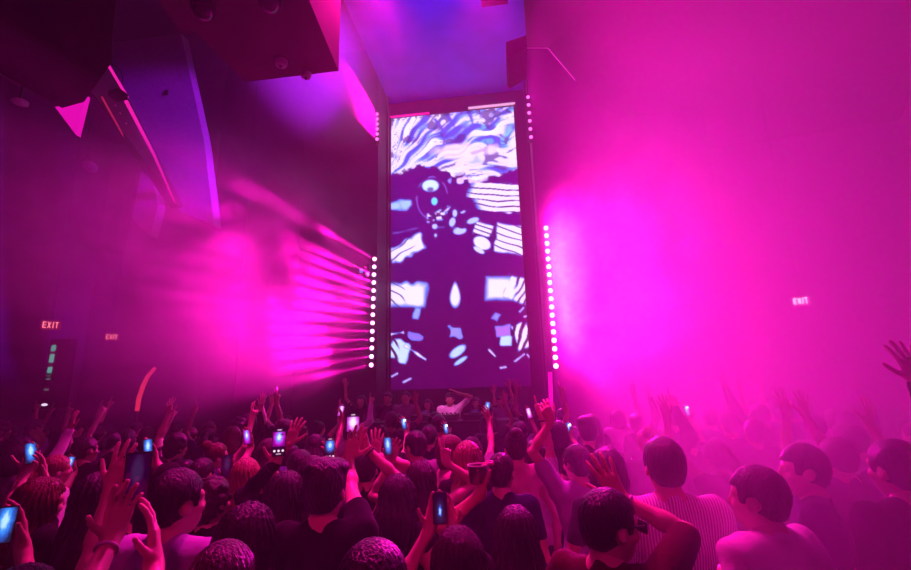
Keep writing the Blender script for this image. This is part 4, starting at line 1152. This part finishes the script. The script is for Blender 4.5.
person('man with short cropped hair and navy T-shirt just behind the clear cup', p, h, R_(-14), 'crop', 'brown', 'navy', .5, 0, ('down', 'down'), lod=0, seed=17)
p, h = place(467, 441, 3.25)
person('woman with long straight streaked blond hair facing the booth', p, h, R_(0), 'verylong', 'blond', 'black', .5, 0, ('down', 'down'), lod=1, female=True, seed=18)
p, h = place(449, 435, 3.68)
person('woman in pale top turned in profile beside the streaked blond hair', p, h, R_(-70), 'bob', 'auburn', 'pink', .5, 0, ('down', 'down'), lod=1, female=True, seed=19)
p, h = place(420, 461, 2.95)
person('woman with long brown hair, one hand with two fingers up, other holding a phone', p, h, R_(2), 'verylong', 'brown', 'black', .12, 0,
       (hold(388, 447, 3.15, -1, drop=.09, out=-.02), raised(446, 463, 3.02, 'two', (-.05, .1, 1), (0, 1, 0), (.7, 0, -1))), lod=0, female=True, seed=20)
phone('lit phone held beside the open palm, next to the long brown hair', at_d(388, 446, 3.12), 'blue', size=.75, up=(-.1, 0, 1))
p, h = place(416, 431, 4.0)
person('man with dark hair and pale collar looking sideways before the booth', p, h, R_(32), 'short', 'black', 'grey', .5, 0, ('down', 'down'), turn=20, lod=1, collar=True, seed=21)
p, h = place(515, 430, 3.55)
person('woman with hair pinned in a bun and pale top', p, h, R_(5), 'bun', 'brown', 'pink', .12, 0, ('down', 'down'), lod=1, female=True, seed=22)
p, h = place(532, 441, 3.95)
person('clubber in white shirt pointing one finger straight up on a bright arm', p, h, R_(0), 'short', 'brown', 'white', .5, 0,
       ('down', raised(541, 414, 3.85, 'point', (-.08, .05, 1), (0, 1, 0), (.6, 0, -1))), lod=1, wrist=(None, 'black'), seed=23)
p, h = place(577, 445, 3.20)
person('man in grey-lilac shirt with arm thrown up across towards the pointing finger', p, h, R_(8), 'short', 'brown', 'lilac', .6, 0,
       (raised(551, 421, 3.25, 'relaxed', (-.35, .1, 1), (0, 1, 0), (-.6, 0, -1)), 'down'), turn=24, lod=0, seed=24)
p, h = place(606, 448, 2.60)
person('person with dark bob seen through the raised open hand', p, h, R_(0), 'bob', 'black', 'black', .5, 1, ('down', 'down'), lod=0, female=True, seed=25)
p, h = place(587, 417, 4.30)
person('tall dark-haired clubber standing out against the edge of the pink smoke', p, h, R_(0), 'side', 'black', 'black', .5, 0, ('down', 'down'), lod=1, seed=26)
p, h = place(662, 438, 2.25)
person('man in vertically striped shirt, his back half lost in pink smoke', p, h, R_(0), 'short', 'brown', 'striped', .55, 0, ('down', 'bent'), lod=0, wide=1.08, seed=27)
p, h = place(757, 466, 1.95)
person('person in pale shirt seen from behind, face turned aside, veiled by smoke', p, h, R_(24), 'short', 'brown', 'white', .55, 0, ('down', 'down'), turn=26, lod=0, collar=True, seed=28)
p, h = place(802, 444, 2.42)
person('young man with dark fringe and dark shirt, looking along the stage', p, h, R_(66), 'short', 'black', 'navy', .55, 0, ('down', 'down'), turn=12, lod=0, collar=True, seed=29)
p, h = place(836, 437, 2.9)
person('short-haired person with one hand on the head in the hazy crowd edge', p, h, R_(10), 'short', 'brown', 'black', .5, 0, ('down', 'wave'), lod=1, seed=30)
p, h = place(808, 446, 3.3)
person('clubber in the pink smoke with both bare arms straight up', p, h, R_(4), 'short', 'brown', 'grey', .5, 0, (raised(786, 404, 3.3, 'open', (-.12, .1, 1)), raised(798, 400, 3.35, 'open', (.1, .1, 1))), lod=1, seed=31)
p, h = place(893, 440, 2.15)
person('dark-clothed person at the frame edge with one hand thrown high', p, h, R_(12), 'short', 'black', 'black', 1.2, 0,
       ('down', raised(910, 343, 2.2, 'open', (-.15, .1, 1), (0, 1, 0), (.6, 0, -1))), lod=0, wide=1.1, seed=32)
p, h = place(168, 462, 3.0)
person('clubber holding a lit phone near the dark unlit phone, arm bright pink', p, h, R_(3), 'cap', 'black', 'black', .5, 0,
       (hold(148, 449, 3.05, 1, drop=.09, out=.02), 'down'), lod=1, seed=33)
phone('pale rimmed lit phone just behind the highest open hand', at_d(148, 448, 3.02), 'blue', size=.75, up=(-.15, 0, 1))
p, h = place(212, 480, 2.6)
person('person with curly dark hair beside the lilac collared shirt', p, h, R_(-10), 'curly', 'brown', 'black', .5, 0, ('down', 'down'), lod=1, seed=34)
p, h = place(246, 458, 3.25)
person('woman with straight blond hair holding a dark unlit phone', p, h, R_(0), 'long', 'blond', 'black', .5, 0,
       (hold(227, 468, 3.25, -1, drop=.09, out=0), 'down'), lod=1, female=True, seed=35)
phone('dark phone with pink rim held by the woman with straight blond hair', at_d(227, 466, 3.25), 'dark')
p, h = place(300, 450, 3.45)
person('clubber reaching an open hand up behind the filming phone', p, h, R_(0), 'short', 'black', 'black', .5, 0, (raised(289, 444, 3.2, 'open', (.32, .1, 1), (0, 1, 0), (-1, 0, -.6)), 'down'), lod=1, seed=36)
p, h = place(312, 456, 3.05)
person('person mostly behind the broad man, holding a bluish phone with app icons', p, h, R_(0), 'short', 'brown', 'grey', .5, 0, ('down', hold(330, 450, 3.2, 1, drop=.09, out=.0)), lod=1, seed=37)
phone('bluish phone with app icons above the broad man in black', at_d(330, 449, 3.2), 'blue', icons=True, size=1.0)
p, h = place(366, 452, 3.35)
person('person whose flat open palm rises beside the brightest phone', p, h, R_(0), 'short', 'black', 'black', .5, 0, ('down', raised(376, 455, 3.3, 'open', (0, .05, 1), (0, 1, 0), (.8, 0, -1))), lod=1, seed=38)

# the DJ and the people on the riser
RZ = .30
tag(MB().box((-5.2, 7.55, 0), (2.6, 9.7, RZ)).build('stage_riser', M_BLACK), 'low black riser under the DJ booth', 'stage')
q = at_d(450, 392, 8.75)
person('DJ in white shirt behind the booth with one hand raised to the ear', (q.x, q.y), q.z - RZ - .012, R_(180), 'short', 'black', 'white', .6, 1, ('head', 'bent'), lod=1, wide=1.12, base=RZ, seed=40, nod=-8)
for u, v, d, lab, hr, tp, fm, ar in ((406, 391, 8.95, 'large person in grey T-shirt beside the DJ', 'crop', 'grey', False, ('down', 'down')),
                                 (428, 399, 9.15, 'smaller woman with folded arms between the DJ and the grey T-shirt', 'mid', 'black', True, ('bent', 'bent')),
                                 (388, 392, 9.2, 'dim figure on the riser beyond the grey T-shirt, near the screen edge', 'short', 'black', False, ('down', 'down')),
                                 (362, 395, 9.2, 'dim figure on the riser just below the strip of separate beams', 'mid', 'black', True, ('down', 'up')),
                                 (476, 397, 9.2, 'dim figure on the riser at the DJ shoulder on the smoky side', 'short', 'black', False, ('wave', 'down')),
                                 (500, 396, 9.3, 'dim figure with a raised hand on the riser on the smoky side', 'short', 'grey', False, ('up', 'down'))):
    q = at_d(u, v, d)
    person(lab, (q.x, q.y), q.z - RZ - .012, R_(176), hr, 'black', tp, .5, 1, ar, lod=2, female=fm, base=RZ, seed=int(u), wide=1.15 if 'large' in lab else 1.0)
bq = at_d(450, 420, 8.05)
booth = thing('dj_booth', 'long black DJ booth in front of the man in white shirt', 'booth', (bq.x, bq.y, RZ))
bz = bq.z - RZ
MB().box((-1.5, -.32, bz - .06), (1.3, .32, bz)).build('worktop', M_METAL, booth, bevel=.008)
MB().box((-1.45, -.30, 0), (1.25, -.26, bz - .06)).build('front_panel', M_DARKWALL, booth)
for x in (-1.45, 1.19): MB().box((x, -.26, 0), (x + .06, .30, bz - .06)).build('side_panel', M_METAL, booth)
def deck(x, lab, nm, wdt, kind):
    o = thing(nm, lab, 'music equipment', (bq.x + x, bq.y, bq.z))
    MB().box((-wdt / 2, -.2, 0), (wdt / 2, .2, .10)).build('case', M_PLASTIC, o, bevel=.008)
    if kind == 'deck':
        MB().lathe([(.12, .10), (.12, .115), (.05, .12)], seg=24).build('jog_wheel', M_METAL, o)
        MB().poly([(-.08, .13, .10), (.08, .13, .10), (.08, .19, .16), (-.08, .19, .16)], (0, .012, 0)).build('display', PH['dark'], o)
    else:
        for k in range(4): MB().box((-.12 + k * .075, -.15, .10), (-.10 + k * .075, -.12, .118)).build('fader', M_WHITEPL, o)
        for k in range(8): MB().lathe([(.012, .10), (.010, .125)], c=(-.12 + (k % 4) * .075, .0 + (k // 4) * .08, 0), seg=10).build('knob', M_METAL, o)
deck(-.48, 'media player deck on the booth beside the woman with folded arms', 'media_player', .38, 'deck')
deck(-.02, 'four-channel mixer in the middle of the booth', 'audio_mixer', .34, 'mixer')
deck(.44, 'media player deck on the booth at the smoky side', 'media_player', .38, 'deck')

# a few hands and phones held up further back
far = [(404, 424, 5.0, 'person holding up a phone torch before the grey T-shirt', 'torch'), (487, 408, 4.5, 'person raising a small blue phone before the smoky-side riser', 'blue'), (529, 413, 5.6, 'person holding a pale phone behind the pointing finger', 'pale'),
       (568, 428, 5.0, 'person holding a phone torch at the edge of the smoke', 'torch'), (247, 437, 3.9, 'person filming with a tilted phone beneath the smoky beams', 'show'), (341, 411, 5.2, 'person lifting a small white phone at the dark wing foot', 'pale'), (446, 429, 5.4, 'person holding a phone torch right before the DJ booth', 'torch'),
       (70, 463, 4.3, 'person holding a teal phone low beside the long raised arm', 'blue'), (687, 411, 5.0, 'person with a phone torch lost in the bright smoke', 'torch')]
for i, (u, v, d, lab, kd) in enumerate(far):
    c = at_d(u, v, d)
    hgt = 1.60 + .035 * (i % 4)
    px, py = c.x - .13, c.y - .38
    person(lab, (px, py), hgt, R_(-4), ('short', 'mid', 'short', 'bob')[i % 4], 'black', ('black', 'grey', 'navy')[i % 3], .5, i % 3, ('down', hold(u, v, d, 1, drop=.075, out=.01)), lod=2, female=i % 4 in (1, 3), seed=60 + i)
    ph = phone('phone raised by the ' + lab.split(' ', 1)[1].replace('person ', '')[:0] + lab, c, 'blue' if kd == 'torch' else kd, up=(.25, 0, 1) if i % 2 else (-.2, 0, 1), torch=kd == 'torch', size=.8)
    ph['label'] = {0: 'phone torch glaring white before the grey T-shirt', 1: 'small blue phone raised before the smoky-side riser', 2: 'pale phone just behind the pointing finger', 3: 'phone torch at the edge of the smoke beside the tall dark head',
                   4: 'tilted phone filming beneath the smoky beams', 5: 'small white phone at the dark wing foot', 6: 'phone torch right before the DJ booth', 7: 'teal phone held low beside the long raised arm', 8: 'phone torch lost in the bright smoke'}[i]

# ------------------------------------------------------------------ the rest of the crowd, row by row up to the booth
ORD = 'first second third fourth fifth sixth seventh eighth ninth tenth eleventh twelfth thirteenth fourteenth fifteenth sixteenth seventeenth eighteenth nineteenth twentieth'.split()
ORD += ['twenty-' + w for w in ORD[:9]] + ['thirtieth'] + ['thirty-' + w for w in ORD[:9]]
rows = [7.05, 6.45, 5.85, 5.25, 4.65, 4.1, 3.55]
rc = random.Random(21)
PEOPLE.append((None, (at_y(136, 418, 7.5).x, 7.3), 1.7))
HW = {'short': 'short dark hair', 'side': 'swept-up dark hair', 'crop': 'cropped hair', 'mid': 'shoulder-length hair', 'long': 'long hair', 'bob': 'bobbed hair', 'bun': 'a hair bun', 'tail': 'a ponytail', 'curly': 'curly hair', 'cap': 'a black cap'}
AW = {'down': 'arms down', 'up': 'open hand up', 'upfist': 'fist up', 'uppoint': 'finger pointing up', 'wave': 'arm waving', 'uptwo': 'two fingers up', 'head': 'hand on head'}
for ri, yy in enumerate(rows):
    n_in = 0
    x = -7.2 - .25 * (yy - 3.5) + rc.uniform(0, .3)
    while x < 6.2:
        px, py = x + rc.uniform(-.08, .08), yy + rc.uniform(-.13, .13)
        x += rc.uniform(.54, .74) * (1.0 if x < 1.0 else 1.25)
        q = Vector((px, py, 1.7)) - EYE
        dz = q.dot(FX); uu = 455.5 + FPX * q.dot(RX) / dz
        if uu < -15 or uu > 925: continue
        if any(math.hypot(px - a[1][0], py - a[1][1]) < .52 for a in PEOPLE): continue
        fem = rc.random() < .45
        hr = rc.choice(['mid', 'long', 'bob', 'bun', 'tail', 'long']) if fem else rc.choice(['short', 'short', 'side', 'crop', 'curly', 'cap', 'short'])
        pose = rc.choice(['down'] * 8 + ['up', 'up', 'upfist', 'uppoint', 'uptwo'])
        arms = ['down', 'down']
        if abs(uu - 452) < 34: pose = 'down'
        if pose != 'down':
            arms[rc.randint(0, 1)] = pose
        n_in += 1
        lab = 'person with %s, %s, %s along %s crowd row from the booth' % (HW[hr], AW[pose], ORD[n_in - 1], ORD[ri])
        person(lab, (px, py), rc.uniform(1.60, 1.70) if fem else rc.uniform(1.66, 1.80), R_(rc.uniform(-25, 25)), hr, rc.choice(['black', 'black', 'black', 'brown', 'brown', 'brown', 'black', 'auburn', 'blond']) if fem else rc.choice(['black', 'black', 'brown']),
               rc.choice(['black', 'black', 'black', 'black', 'black', 'grey', 'navy', 'satin', 'white', 'lilac', 'denim']), rc.choice([.5, .5, .12, 1.2]) if fem else rc.choice([.5, .5, .5, 1.2]), rc.choice([0, 0, 1, 2, 3]), tuple(arms),
               turn=rc.uniform(-20, 20), tilt=rc.uniform(-6, 6), lod=2 if yy < 4.3 else 3, female=fem, group='dancers in the rows before the booth', seed=200 + ri * 40 + n_in)
print('PEOPLE', len(PEOPLE), [round(a[2], 2) for a in PEOPLE if a[2] < 1.5 or a[2] > 1.92])
